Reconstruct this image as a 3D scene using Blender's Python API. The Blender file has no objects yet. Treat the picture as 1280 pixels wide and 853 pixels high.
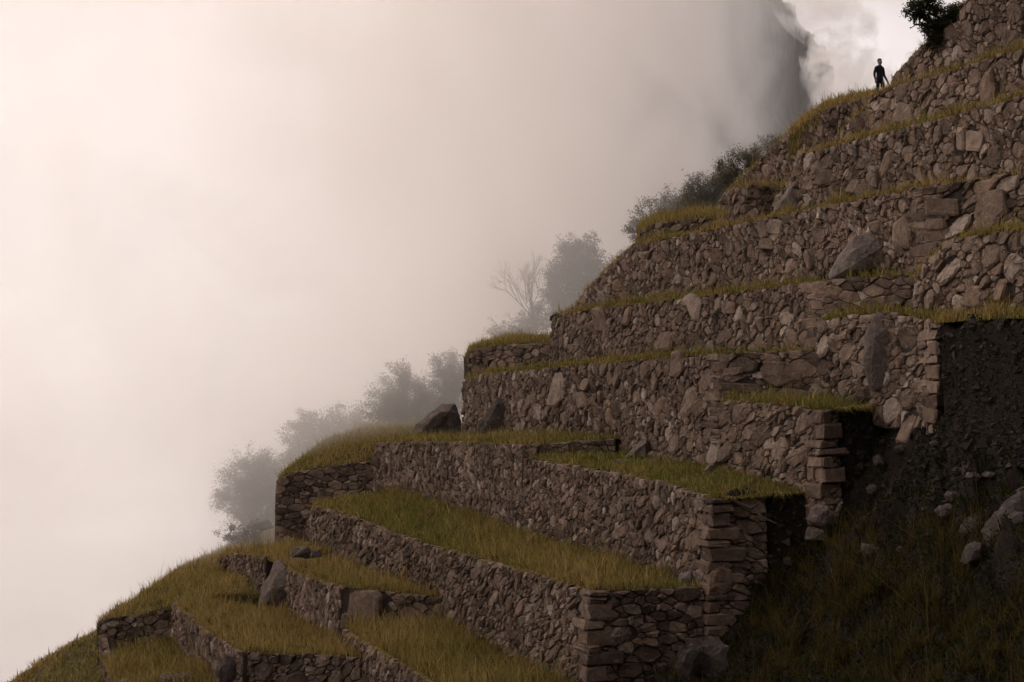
import bpy, bmesh, math, random
import numpy as np
from mathutils import Vector, Matrix, noise as mnoise

random.seed(7)
rng = np.random.default_rng(7)
scn = bpy.context.scene
COL = scn.collection

# ------------------------------------------------------------------ camera
F = 1900.0                      # focal length in pixels of a 1280 wide frame
PITCH = math.atan(63.5 / F)
cam_d = bpy.data.cameras.new('camera')
cam_d.sensor_width = 36.0
cam_d.lens = F / 1280.0 * 36.0
cam_d.clip_start = 0.5
cam_d.clip_end = 6000.0
cam = bpy.data.objects.new('camera', cam_d)
cam.location = (0, 0, 0)
cam.rotation_euler = (math.radians(90) + PITCH, 0, 0)
COL.objects.link(cam)
scn.camera = cam

# ------------------------------------------------------------------ world, sun, exposure
SUN_AZ = math.radians(-52)      # from +Y towards -X
SUN_EL = math.radians(36)
sun_dir = Vector((math.sin(SUN_AZ) * math.cos(SUN_EL), math.cos(SUN_AZ) * math.cos(SUN_EL), math.sin(SUN_EL)))
world = bpy.data.worlds.new('World')
scn.world = world
world.use_nodes = True
wt = world.node_tree
for n in list(wt.nodes):
    wt.nodes.remove(n)


def wn(kind, **kw):
    n = wt.nodes.new(kind)
    for k, v in kw.items():
        setattr(n, k, v)
    return n


w_out = wn('ShaderNodeOutputWorld')
sky = wn('ShaderNodeTexSky', sky_type='NISHITA', sun_disc=False)
sky.sun_elevation = SUN_EL
sky.sun_rotation = SUN_AZ
sky.altitude = 2400
sky.dust_density = 3.0
bg_sky = wn('ShaderNodeBackground')
bg_sky.inputs['Strength'].default_value = 0.05
wt.links.new(sky.outputs[0], bg_sky.inputs['Color'])
tc = wn('ShaderNodeTexCoord')
mp = wn('ShaderNodeMapping')
mp.inputs['Scale'].default_value = (1.0, 1.0, 1.5)
mp.inputs['Location'].default_value = (0.31, 0.1, 0.27)
nz = wn('ShaderNodeTexNoise')
nz.inputs['Scale'].default_value = 4.0
nz.inputs['Detail'].default_value = 6.0
nz.inputs['Roughness'].default_value = 0.5
nz.inputs['Distortion'].default_value = 0.35
wt.links.new(tc.outputs['Generated'], mp.inputs['Vector'])
wt.links.new(mp.outputs[0], nz.inputs['Vector'])
cr = wn('ShaderNodeValToRGB')
cr.color_ramp.elements[0].position = 0.27
cr.color_ramp.elements[0].color = (0.20, 0.170, 0.163, 1)
cr.color_ramp.elements[1].position = 0.66
cr.color_ramp.elements[1].color = (0.77, 0.683, 0.655, 1)
wt.links.new(nz.outputs['Fac'], cr.inputs[0])
# the veiled sun: the cloud is brighter towards it, dimmer on the far side of the sky
dotn = wn('ShaderNodeVectorMath', operation='DOT_PRODUCT')
dotn.inputs[1].default_value = sun_dir
wt.links.new(tc.outputs['Generated'], dotn.inputs[0])
glow = wn('ShaderNodeMapRange')
glow.inputs['From Min'].default_value = -1.0
glow.inputs['From Max'].default_value = 1.0
glow.inputs['To Min'].default_value = 0.14
glow.inputs['To Max'].default_value = 0.96
wt.links.new(dotn.outputs['Value'], glow.inputs['Value'])
bg_cloud = wn('ShaderNodeBackground')
wt.links.new(cr.outputs['Color'], bg_cloud.inputs['Color'])
wt.links.new(glow.outputs[0], bg_cloud.inputs['Strength'])
mixw = wn('ShaderNodeMixShader')
mixw.inputs[0].default_value = 0.9
wt.links.new(bg_sky.outputs[0], mixw.inputs[1])
wt.links.new(bg_cloud.outputs[0], mixw.inputs[2])
wt.links.new(mixw.outputs[0], w_out.inputs['Surface'])

sun_l = bpy.data.lights.new('sun', 'SUN')
sun_l.energy = 0.8
sun_l.angle = math.radians(25)
sun_l.color = (1.0, 0.90, 0.80)
sun = bpy.data.objects.new('sun', sun_l)
sun.rotation_euler = (-sun_dir).to_track_quat('-Z', 'Y').to_euler()
COL.objects.link(sun)

scn.view_settings.view_transform = 'Standard'
scn.view_settings.look = 'None'
scn.view_settings.exposure = 1.05
scn.view_settings.gamma = 1.0
scn.view_settings.use_curve_mapping = False
cy = scn.cycles
cy.max_bounces = 10
cy.diffuse_bounces = 3
cy.volume_bounces = 7
cy.transparent_max_bounces = 8
cy.use_denoising = True
cy.use_adaptive_sampling = True
cy.adaptive_threshold = 0.02


# ------------------------------------------------------------------ helpers
def P(px, py, Y):
    """pixel of the 1280x853 photograph at depth Y -> world point"""
    a = (px - 640.0) / F
    b = (426.5 - py) / F
    dy = math.cos(PITCH) - b * math.sin(PITCH)
    dz = math.sin(PITCH) + b * math.cos(PITCH)
    return Vector((a * Y / dy, Y, dz * Y / dy))


def YC(px, C):
    return F * C / (px + 130.0)


D_CONT = Vector((-0.375, 0.927, 0)).normalized()     # along the terraces, away from the camera
D_UP = Vector((0.927, 0.375, 0)).normalized()        # into the hill


def tag(o, label=None, cat=None, group=None, kind=None):
    if label: o['label'] = label
    if cat: o['category'] = cat
    if group: o['group'] = group
    if kind: o['kind'] = kind
    return o


def link(o, parent=None):
    COL.objects.link(o)
    if parent is not None:
        o.parent = parent
    return o


def empty(name, loc):
    o = bpy.data.objects.new(name, None)
    o.location = loc
    o.empty_display_size = 0.3
    return link(o)


def mesh_obj(name, verts, faces, mat, parent=None, origin=None, tint=None, smooth=False):
    me = bpy.data.meshes.new(name)
    me.from_pydata(verts, [], faces)
    if mat is not None:
        me.materials.append(mat)
    if tint is not None:
        at = me.attributes.new('tint', 'FLOAT', 'FACE')
        if np.isscalar(tint):
            tint = np.full(len(me.polygons), tint, dtype=np.float32)
        at.data.foreach_set('value', np.asarray(tint, dtype=np.float32))
    if smooth:
        me.polygons.foreach_set('use_smooth', [True] * len(me.polygons))
    o = bpy.data.objects.new(name, me)
    if origin is not None:
        o.location = origin
    return link(o, parent)


def np_tri_obj(name, V, T, mat, parent=None, color=None, smooth=False):
    """numpy verts (N,3), tris (M,3); color (N,3) per vertex attribute 'col'"""
    me = bpy.data.meshes.new(name)
    V = np.asarray(V, dtype=np.float32)
    T = np.asarray(T, dtype=np.int32)
    me.vertices.add(len(V))
    me.vertices.foreach_set('co', V.ravel())
    me.loops.add(T.size)
    me.loops.foreach_set('vertex_index', T.ravel())
    me.polygons.add(len(T))
    me.polygons.foreach_set('loop_start', np.arange(0, T.size, 3, dtype=np.int32))
    me.update(calc_edges=True)
    if color is not None:
        at = me.attributes.new('col', 'FLOAT_COLOR', 'POINT')
        c4 = np.ones((len(V), 4), dtype=np.float32)
        c4[:, :3] = color
        at.data.foreach_set('color', c4.ravel())
    if smooth:
        me.polygons.foreach_set('use_smooth', np.ones(len(T), dtype=bool))
    if mat is not None:
        me.materials.append(mat)
    o = bpy.data.objects.new(name, me)
    return link(o, parent)


def fbm(v, s=1.0, o=4):
    return mnoise.fractal(Vector(v) * s, 0.9, 2.1, o)


# ------------------------------------------------------------------ materials
def new_mat(name):
    m = bpy.data.materials.new(name)
    m.use_nodes = True
    nt = m.node_tree
    for n in list(nt.nodes):
        nt.nodes.remove(n)
    out = nt.nodes.new('ShaderNodeOutputMaterial')
    bs = nt.nodes.new('ShaderNodeBsdfPrincipled')
    nt.links.new(bs.outputs[0], out.inputs['Surface'])
    bs.inputs['Roughness'].default_value = 0.85
    bs.inputs['Specular IOR Level'].default_value = 0.25
    return m, nt, bs, out


def nd(nt, kind, **kw):
    n = nt.nodes.new(kind)
    for k, v in kw.items():
        setattr(n, k, v)
    return n


def ramp(nt, stops, src=None):
    r = nd(nt, 'ShaderNodeValToRGB')
    el = r.color_ramp.elements
    while len(el) < len(stops):
        el.new(0.5)
    for e, (p, c) in zip(el, stops):
        e.position = p
        e.color = (*c, 1) if len(c) == 3 else c
    if src is not None:
        nt.links.new(src, r.inputs[0])
    return r


def noise_tex(nt, vec, scale, detail=5, rough=0.55, dist=0.0):
    n = nd(nt, 'ShaderNodeTexNoise')
    n.inputs['Scale'].default_value = scale
    n.inputs['Detail'].default_value = detail
    n.inputs['Roughness'].default_value = rough
    n.inputs['Distortion'].default_value = dist
    nt.links.new(vec, n.inputs['Vector'])
    return n


def mul_col(nt, a, b, fac=1.0, mode='MULTIPLY'):
    m = nd(nt, 'ShaderNodeMix', data_type='RGBA', blend_type=mode)
    m.inputs[0].default_value = fac
    nt.links.new(a, m.inputs[6])
    nt.links.new(b, m.inputs[7])
    return m


def stone_material(name, stops, lichen=0.5, bump=0.7):
    m, nt, bs, out = new_mat(name)
    at = nd(nt, 'ShaderNodeAttribute', attribute_name='tint')
    geo = nd(nt, 'ShaderNodeNewGeometry')
    # shift the texture per stone so that the grain breaks at the joints
    sc = nd(nt, 'ShaderNodeVectorMath', operation='SCALE')
    cb = nd(nt, 'ShaderNodeCombineXYZ')
    for i in range(3):
        nt.links.new(at.outputs['Fac'], cb.inputs[i])
    nt.links.new(cb.outputs[0], sc.inputs[0])
    sc.inputs['Scale'].default_value = 37.0
    ad = nd(nt, 'ShaderNodeVectorMath', operation='ADD')
    nt.links.new(geo.outputs['Position'], ad.inputs[0])
    nt.links.new(sc.outputs[0], ad.inputs[1])
    vec = ad.outputs[0]
    base = ramp(nt, stops, at.outputs['Fac'])
    n1 = noise_tex(nt, vec, 3.2, 6, 0.62, 0.6)
    r1 = ramp(nt, [(0.28, (0.50, 0.48, 0.47)), (0.55, (0.98, 0.97, 0.96)), (0.75, (1.34, 1.30, 1.26))], n1.outputs['Fac'])
    c1 = mul_col(nt, base.outputs['Color'], r1.outputs['Color'])
    n2 = noise_tex(nt, vec, 21, 4, 0.6)
    r2 = ramp(nt, [(0.30, (0.66, 0.66, 0.66)), (0.7, (1.22, 1.2, 1.18))], n2.outputs['Fac'])
    c2 = mul_col(nt, c1.outputs[2], r2.outputs['Color'])
    # lichen: pale crusts with their own outline
    n3 = noise_tex(nt, vec, 4.6, 5, 0.65, 0.3)
    r3 = ramp(nt, [(0.60, (0, 0, 0)), (0.68, (lichen, lichen, lichen))], n3.outputs['Fac'])
    li = nd(nt, 'ShaderNodeRGB')
    li.outputs[0].default_value = (0.36, 0.325, 0.29, 1)
    mx = nd(nt, 'ShaderNodeMix', data_type='RGBA')
    nt.links.new(r3.outputs['Color'], mx.inputs[0])
    nt.links.new(c2.outputs[2], mx.inputs[6])
    nt.links.new(li.outputs[0], mx.inputs[7])
    # large stains running over whole walls
    n4 = noise_tex(nt, geo.outputs['Position'], 0.35, 4, 0.6, 0.4)
    r4 = ramp(nt, [(0.3, (0.66, 0.62, 0.60)), (0.62, (1.12, 1.08, 1.05))], n4.outputs['Fac'])
    c4 = mul_col(nt, mx.outputs[2], r4.outputs['Color'])
    nt.links.new(c4.outputs[2], bs.inputs['Base Color'])
    nb = noise_tex(nt, vec, 7.5, 7, 0.66, 0.4)
    bp = nd(nt, 'ShaderNodeBump')
    bp.inputs['Strength'].default_value = bump
    bp.inputs['Distance'].default_value = 0.10
    nt.links.new(nb.outputs['Fac'], bp.inputs['Height'])
    nt.links.new(bp.outputs[0], bs.inputs['Normal'])
    bs.inputs['Roughness'].default_value = 0.88
    return m


STONE = stone_material('field_stone', [(0.0, (0.098, 0.070, 0.052)), (0.3, (0.182, 0.134, 0.101)), (0.55, (0.248, 0.186, 0.144)),
                                       (0.70, (0.245, 0.172, 0.126)), (0.84, (0.315, 0.252, 0.205)), (1.0, (0.43, 0.365, 0.31))])
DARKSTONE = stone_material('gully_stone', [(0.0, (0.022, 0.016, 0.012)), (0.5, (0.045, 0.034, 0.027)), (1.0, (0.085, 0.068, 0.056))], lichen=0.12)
BOULDER = stone_material('boulder_rock', [(0.0, (0.060, 0.048, 0.043)), (0.5, (0.150, 0.122, 0.108)), (1.0, (0.27, 0.23, 0.21))], lichen=0.45, bump=1.0)


def earth_material(name, stops, scale=1.4, bump=0.8):
    m, nt, bs, out = new_mat(name)
    geo = nd(nt, 'ShaderNodeNewGeometry')
    n1 = noise_tex(nt, geo.outputs['Position'], scale, 8, 0.65, 0.5)
    r1 = ramp(nt, stops, n1.outputs['Fac'])
    n2 = noise_tex(nt, geo.outputs['Position'], 13, 5, 0.65)
    r2 = ramp(nt, [(0.3, (0.55, 0.55, 0.55)), (0.7, (1.3, 1.3, 1.3))], n2.outputs['Fac'])
    c = mul_col(nt, r1.outputs['Color'], r2.outputs['Color'])
    nt.links.new(c.outputs[2], bs.inputs['Base Color'])
    nb = noise_tex(nt, geo.outputs['Position'], 6, 8, 0.7)
    bp = nd(nt, 'ShaderNodeBump')
    bp.inputs['Strength'].default_value = bump
    bp.inputs['Distance'].default_value = 0.2
    nt.links.new(nb.outputs['Fac'], bp.inputs['Height'])
    nt.links.new(bp.outputs[0], bs.inputs['Normal'])
    bs.inputs['Roughness'].default_value = 0.95
    return m


CORE = earth_material('packed_earth', [(0.3, (0.035, 0.025, 0.019)), (0.7, (0.075, 0.054, 0.042))])
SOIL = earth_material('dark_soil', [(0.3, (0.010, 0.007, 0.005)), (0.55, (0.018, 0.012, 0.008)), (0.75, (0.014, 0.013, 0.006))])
TURF = earth_material('turf_ground', [(0.3, (0.075, 0.055, 0.022)), (0.55, (0.10, 0.085, 0.028)), (0.75, (0.15, 0.105, 0.042))])
FOREST = earth_material('mountain_forest', [(0.3, (0.02, 0.02, 0.016)), (0.7, (0.05, 0.048, 0.036))], 0.06)


def leaf_material(name, trans=0.35):
    m, nt, bs, out = new_mat(name)
    nt.nodes.remove(bs)
    at = nd(nt, 'ShaderNodeAttribute', attribute_name='col')
    df = nd(nt, 'ShaderNodeBsdfDiffuse')
    tr = nd(nt, 'ShaderNodeBsdfTranslucent')
    mx = nd(nt, 'ShaderNodeMixShader')
    mx.inputs[0].default_value = trans
    nt.links.new(at.outputs['Color'], df.inputs['Color'])
    nt.links.new(at.outputs['Color'], tr.inputs['Color'])
    nt.links.new(df.outputs[0], mx.inputs[1])
    nt.links.new(tr.outputs[0], mx.inputs[2])
    nt.links.new(mx.outputs[0], out.inputs['Surface'])
    return m


GRASS = leaf_material('grass_blades', 0.35)
LEAF = leaf_material('shrub_leaves', 0.3)
BARK = earth_material('bark', [(0.3, (0.05, 0.038, 0.03)), (0.7, (0.10, 0.08, 0.065))], 8)


# ------------------------------------------------------------------ dry-stone walling
def clip(poly, a, b, c):
    """keep a*x + b*y <= c"""
    out = []
    n = len(poly)
    for i in range(n):
        p, q = poly[i], poly[(i + 1) % n]
        dp, dq = a * p[0] + b * p[1] - c, a * q[0] + b * q[1] - c
        if dp <= 0:
            out.append(p)
        if (dp < 0 < dq) or (dq < 0 < dp):
            t = dp / (dp - dq)
            out.append((p[0] + t * (q[0] - p[0]), p[1] + t * (q[1] - p[1])))
    return out


class Panel:
    """one straight stretch of walling; pts = [(px, top_py, bottom_py)], plan line from depth constant C0 to C1"""

    def __init__(self, pts, C0, C1=None, Y0=None, Y1=None, sink=0.35, batter=0.035, match=None):
        p0, p1 = pts[0][0], pts[-1][0]
        C1 = C0 if C1 is None else C1
        Ya = YC(p0, C0) if Y0 is None else Y0
        Yb = YC(p1, C1) if Y1 is None else Y1
        A = Vector(((p0 - 640) / F * Ya, Ya, 0))
        B = Vector(((p1 - 640) / F * Yb, Yb, 0))
        # exact x from the camera rays
        A.x = P(p0, pts[0][2], Ya).x
        B.x = P(p1, pts[-1][2], Yb).x
        self.A, self.B = A, B
        d = B - A
        self.L = d.length
        self.d = d.normalized()
        n = Vector((self.d.y, -self.d.x, 0))
        mid = (A + B) / 2
        if n.dot(-mid) < 0:
            n = -n
        self.n = n
        self.batter = batter
        us, zt, zb = [], [], []
        for (px, yt, yb) in pts:
            r = P(px, 490, 1.0)
            # intersection of the plan ray with the line A + u d
            a = r.x
            den = self.d.x - a * self.d.y
            u = (a * A.y - A.x) / den
            Y = A.y + u * self.d.y
            us.append(u)
            zt.append(P(px, yt, Y).z)
            zb.append(P(px, yb, Y).z - sink)
        order = np.argsort(us)
        self.us = np.array(us)[order]
        self.zt = np.array(zt)[order]
        self.zb = np.array(zb)[order]
        if match is not None:           # level with the turf of the terrace it closes
            pan, depth, rise = match
            for i, u in enumerate(self.us):
                into = ((A + self.d * u) - pan.A).dot(-pan.n)
                self.zt[i] = pan.top(pan.L) + rise * into / depth + 0.02

    def top(self, u): return float(np.interp(u, self.us, self.zt))
    def bot(self, u): return float(np.interp(u, self.us, self.zb))

    def pos(self, u, z, w=0.0):
        zb = self.bot(u)
        p = self.A + self.d * u + self.n * (w - self.batter * (z - zb - 1.2))
        return Vector((p.x, p.y, z))


def stone_cells(pan, rs, R, u0, u1, aspect, coursed=False, shear=0.0):
    """weighted Voronoi stones over the panel: list of (polygon in (u, z), radius)"""
    zmin, zmax = pan.zb.min(), pan.zt.max()
    area = (u1 - u0) * float(np.mean(pan.zt - pan.zb))
    cap = 6000
    X = np.zeros(cap); Z = np.zeros(cap); Rr = np.zeros(cap)
    k = 0
    for (r, share) in R:
        tries = int(share * area / (r * r) * 2.3) + 4
        U = rs.uniform(u0, u1, tries)
        ZT, ZB = np.interp(U, pan.us, pan.zt), np.interp(U, pan.us, pan.zb)
        ZZ = ZB + (ZT - ZB) * rs.random(tries)
        RR = r * rs.uniform(0.8, 1.2, tries)
        ok = (ZT - ZB > 0.25) & ~((ZZ + RR * 0.6 > ZT) & (RR > 0.25))
        for u, z, rr in zip(U[ok] / aspect + shear * ZZ[ok], ZZ[ok], RR[ok]):
            if k:
                dx, dz = X[:k] - u, Z[:k] - z
                lim = (Rr[:k] + rr) * 0.80
                if (dx * dx + dz * dz < lim * lim).any():
                    continue
            if k >= cap: break
            X[k] = u; Z[k] = z; Rr[k] = rr; k += 1
    X, Z, Rr = X[:k], Z[:k], Rr[:k]
    if coursed:      # settle the stones into rough courses
        Z = np.round(Z / 0.23) * 0.23 + rs.normal(0, 0.03, len(Z))
    ph = rs.uniform(0, 6.28, 4)
    wob = 0.3 if coursed else 1.0
    cells = []
    for i in range(len(X)):
        x, z, r = X[i], Z[i], Rr[i]
        m = 2.6 * r + 0.2
        poly = [(x - m, z - m), (x + m, z - m), (x + m, z + m), (x - m, z + m)]
        dx, dz = X - x, Z - z
        d2 = dx * dx + dz * dz
        near = np.where((d2 < (2.2 * (r + Rr) + 0.25) ** 2) & (d2 > 1e-9))[0]
        for j in near[np.argsort(d2[near])]:
            c = (d2[j] + r * r - Rr[j] * Rr[j]) / 2 + dx[j] * x + dz[j] * z
            poly = clip(poly, dx[j], dz[j], c)
            if len(poly) < 3:
                break
        if len(poly) < 3:
            continue
        poly = [((p[0] - shear * p[1]) * aspect, p[1]) for p in poly]
        poly = [(p[0] + wob * 0.10 * math.sin(2.3 * p[1] + 0.9 * p[0] + ph[0]) + wob * 0.05 * math.sin(5.1 * p[1] - 2.2 * p[0] + ph[1]),
                 p[1] + wob * 0.07 * math.sin(1.9 * p[0] + ph[2]) + wob * 0.04 * math.sin(4.3 * p[0] + 2.0 * p[1] + ph[3])) for p in poly]
        poly = clip(poly, -1, 0, -u0)
        poly = clip(poly, 1, 0, u1)
        u = (x - shear * z) * aspect
        e = 0.25
        sl = (pan.top(u + e) - pan.top(u - e)) / (2 * e)
        t0 = pan.top(u) + rs.uniform(-0.05, 0.05)
        poly = clip(poly, -sl, 1, t0 - sl * u)
        if len(poly) >= 3:
            # drop slivers
            q = []
            for k, p in enumerate(poly):
                pr = q[-1] if q else poly[-1]
                if (p[0] - pr[0]) ** 2 + (p[1] - pr[1]) ** 2 > 0.0025:
                    q.append(p)
            if len(q) >= 3:
                cells.append((q, r))
    return cells


def poly_area_c(poly):
    a = cx = cy_ = 0.0
    n = len(poly)
    for i in range(n):
        x0, y0 = poly[i]; x1, y1 = poly[(i + 1) % n]
        k = x0 * y1 - x1 * y0
        a += k; cx += (x0 + x1) * k; cy_ += (y0 + y1) * k
    a *= 0.5
    if abs(a) < 1e-9:
        return 0.0, poly[0]
    return a, (cx / (6 * a), cy_ / (6 * a))


def stone_mesh(pan, poly, rs, rel=1.0):
    """a rough stone with chamfered face; returns verts (world), faces, centre, area"""
    a, (cu, cz) = poly_area_c(poly)
    if a < 0:
        poly = poly[::-1]; a = -a
    if a < 0.004:
        return None
    size = math.sqrt(a)
    gap = min(0.013, 0.05 * size) * rs.uniform(0.4, 1.5)
    q = []
    for (u, z) in poly:
        du, dz = u - cu, z - cz
        l = math.hypot(du, dz) + 1e-6
        k = max(0.3, 1 - gap / l)
        q.append((cu + du * k, cz + dz * k))
    if size > 0.26:                                   # knock the corners off
        r = []
        n = len(q)
        cut = rs.uniform(0.05, 0.17)
        for i in range(n):
            p0, p1 = q[i], q[(i + 1) % n]
            r.append((p0[0] + (p1[0] - p0[0]) * cut, p0[1] + (p1[1] - p0[1]) * cut))
            r.append((p0[0] + (p1[0] - p0[0]) * (1 - cut), p0[1] + (p1[1] - p0[1]) * (1 - cut)))
        q = r
    n = len(q)
    proud = rs.normal(0.0, 0.028) * rel
    tu, tz = rs.normal(0, 0.16, 2)
    ins = rs.uniform(0.74, 0.90)
    bul = rs.uniform(0.005, 0.04) + 0.035 * size
    j = 0.035 * size
    vs = []
    for (u, z) in q:                                  # back
        vs.append(pan.pos(u, z, -0.26))
    for (u, z) in q:                                  # shoulder
        w = -0.035 + proud + tu * (u - cu) + tz * (z - cz) + rs.normal(0, 0.012)
        vs.append(pan.pos(u, z, w))
    for (u, z) in q:                                  # face
        w = 0.012 + 0.03 * size + proud + tu * (u - cu) + tz * (z - cz) + rs.normal(0, 0.016)
        vs.append(pan.pos(cu + (u - cu) * ins + rs.normal(0, j), cz + (z - cz) * ins + rs.normal(0, j), w))
    vs.append(pan.pos(cu + rs.normal(0, 0.15 * size), cz + rs.normal(0, 0.15 * size), bul + proud + rs.normal(0, 0.01)))
    fs = []
    for i in range(n):
        k = (i + 1) % n
        fs.append((i, k, n + k, n + i))
        fs.append((n + i, n + k, 2 * n + k, 2 * n + i))
        fs.append((2 * n + i, 2 * n + k, 3 * n))
    return vs, fs, pan.pos(cu, cz, 0), a


def inside(p, poly):
    r = False
    n = len(poly)
    for i in range(n):
        (x0, y0), (x1, y1) = poly[i], poly[(i + 1) % n]
        if (y0 > p[1]) != (y1 > p[1]) and p[0] < (x1 - x0) * (p[1] - y0) / (y1 - y0) + x0:
            r = not r
    return r


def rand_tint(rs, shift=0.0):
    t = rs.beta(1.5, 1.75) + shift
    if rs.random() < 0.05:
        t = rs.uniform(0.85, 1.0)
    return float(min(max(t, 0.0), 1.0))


WALLS = []


def px_size(pan, a, c):
    """how large a stone shows, in pixels of the photograph"""
    v = c.normalized()
    return math.sqrt(a * max(0.05, abs(v.dot(pan.n)))) * F / c.y


def build_wall(label, panels, quoins=(), R=None, aspect=0.95, seed=1, shift=0.0, min_px=8.5, group='terrace retaining walls'):
    """panels: list of (Panel, options)"""
    rs = np.random.default_rng(seed)
    base = panels[0][0].pos(panels[0][0].L / 2, panels[0][0].bot(panels[0][0].L / 2))
    root = empty('terrace_wall', base)
    tag(root, label, 'stone wall', group, 'thing')
    R0 = R or [(0.52, 0.16), (0.38, 0.25), (0.26, 0.5), (0.18, 0.8), (0.12, 1.0)]
    big, small = [], []
    for pan, op in panels:
        # earth core behind the stones
        ca = op.get('u0', 0.0) + (0.15 if op.get('u0', 0.0) > 0.1 else 0.0)
        cb = pan.L - op.get('u1', 0.0) - (0.15 if op.get('u1', 0.0) > 0.1 else 0.0)
        us = sorted(set([u for u in pan.us if ca < u < cb] + list(np.linspace(ca, cb, max(2, int(pan.L / 1.0))))))
        vs, fs = [], []
        for u in us:
            zt, zb = pan.top(u) - 0.10, pan.bot(u) - 0.5
            if zt < zb + 0.05: zt = zb + 0.05
            vs += [pan.pos(u, zb, -0.09), pan.pos(u, zt, -0.09), pan.pos(u, zt, -0.6), pan.pos(u, zb, -0.6)]
        m = len(us)
        for i in range(m - 1):
            for k in range(4):
                k2 = (k + 1) % 4
                fs.append((4 * i + k, 4 * i + k2, 4 * i + 4 + k2, 4 * i + 4 + k))
        fs += [(0, 1, 2, 3), (4 * m - 4, 4 * m - 3, 4 * m - 2, 4 * m - 1)]
        mesh_obj('earth_core', [v - base for v in vs], fs, CORE, root)
        u0, u1 = op.get('u0', 0.02), pan.L - op.get('u1', 0.02)
        cells = stone_cells(pan, rs, op.get('R', R0), u0, u1, op.get('aspect', aspect), op.get('coursed', False), op.get('shear', rs.normal(0, 0.28)))
        feats = []
        for out_px in op.get('feat', ()):
            fp = []
            for (px, py) in out_px:
                a_ = P(px, 490, 1.0).x
                u = (a_ * pan.A.y - pan.A.x) / (pan.d.x - a_ * pan.d.y)
                fp.append((u, P(px, py, pan.A.y + u * pan.d.y).z))
            feats.append(fp)
        for fp in feats:
            s = stone_mesh(pan, fp, rs, 0.3)
            if s is not None:
                up = [v + pan.n * 0.07 for v in s[0]]
                big.append((up, s[1], s[2], s[3], 40.0, min(1.0, 0.5 + 0.4 * rs.random() + op.get('feat_shade', 0.0))))  # large stones of return faces darkened, shade put into their tint
        for poly, r in cells:
            cc = poly_area_c(poly)[1]
            if any(inside(cc, fp) for fp in feats): continue
            s = stone_mesh(pan, poly, rs, op.get('rel', 1.0))
            if s is None: continue
            s = (*s, px_size(pan, s[3], s[2]), rand_tint(rs, shift + op.get('shift', 0.0)))  # return panels shift darker: shade of camera-facing ends put into stone colour
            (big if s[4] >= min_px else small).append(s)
    for (pan, end, pan2, end2) in quoins:
        # corner blocks laid alternately long and short
        u = pan.L if end else 0.0
        u2 = pan2.L if end2 else 0.0
        s1 = -1 if end else 1
        s2 = -1 if end2 else 1
        z = min(pan.bot(u), pan2.bot(u2))
        zt = max(pan.top(u), pan2.top(u2))
        alt = 0
        while z < zt - 0.12:
            h = rs.uniform(0.2, 0.58)
            if z + h > zt - 0.10: h = zt - z
            l1 = rs.uniform(0.65, 1.2) if alt else rs.uniform(0.4, 0.7)
            l2 = rs.uniform(0.4, 0.8) if alt else rs.uniform(0.65, 1.4)
            off = pan.d * rs.normal(0, 0.04) + pan2.d * rs.normal(0, 0.04)
            alt ^= 1
            g = 0.018
            c0 = pan.pos(u, z + h / 2, 0)
            d1, d2 = pan.d * s1, pan2.d * s2
            nrm = (pan.n + pan2.n) * 0.02
            box = []
            for sh, zz in ((0.06, z + g), (0.0, z + g + 0.05), (0.0, z + h - g - 0.05), (0.06, z + h - g)):
                ring = []
                a0, a1 = -0.05 + sh, l1 - g
                b0, b1 = -0.05 + sh, l2 - g
                for (x, y) in ((a0 + 0.05, b0), (a1 - sh, b0), (a1, b0 + 0.04), (a1, b0 + 0.35), (a0 + 0.35, b1), (a0 + 0.04, b1), (a0, b1 - sh), (a0, b0 + 0.05)):
                    p = c0 + d1 * x + d2 * y + nrm + off
                    ring.append(Vector((p.x + rs.normal(0, 0.034), p.y + rs.normal(0, 0.034), zz + rs.normal(0, 0.03))))
                box += ring
            fs = []
            for k in range(3):
                for i in range(8):
                    i2 = (i + 1) % 8
                    fs.append((8 * k + i, 8 * k + i2, 8 * k + 8 + i2, 8 * k + 8 + i))
            fs.append(tuple(range(24, 32)))
            fs.append(tuple(range(7, -1, -1)))
            big.append((box, fs, c0, h * (l1 + l2), 30.0, min(0.62, rand_tint(rs, shift))))
            z += h
    big.sort(key=lambda s: -s[4])
    small += big[300:]
    big = big[:300]
    for (vs, fs, c, a, ps, t) in big:
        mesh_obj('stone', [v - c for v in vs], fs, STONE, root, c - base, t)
    if small:
        V, Fc, T = [], [], []
        for (vs, fs, c, a, ps, t) in small:
            o = len(V)
            V += [v - base for v in vs]
            Fc += [tuple(i + o for i in f) for f in fs]
            T += [t] * len(fs)
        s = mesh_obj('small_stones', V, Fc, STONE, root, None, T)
        s['kind'] = 'stuff'
    WALLS.append((root, len(big), len(small)))
    return root


# ------------------------------------------------------------------ ground sheets and grass
SHEETS = []      # (name, V (n,3), T (m,3))


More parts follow.
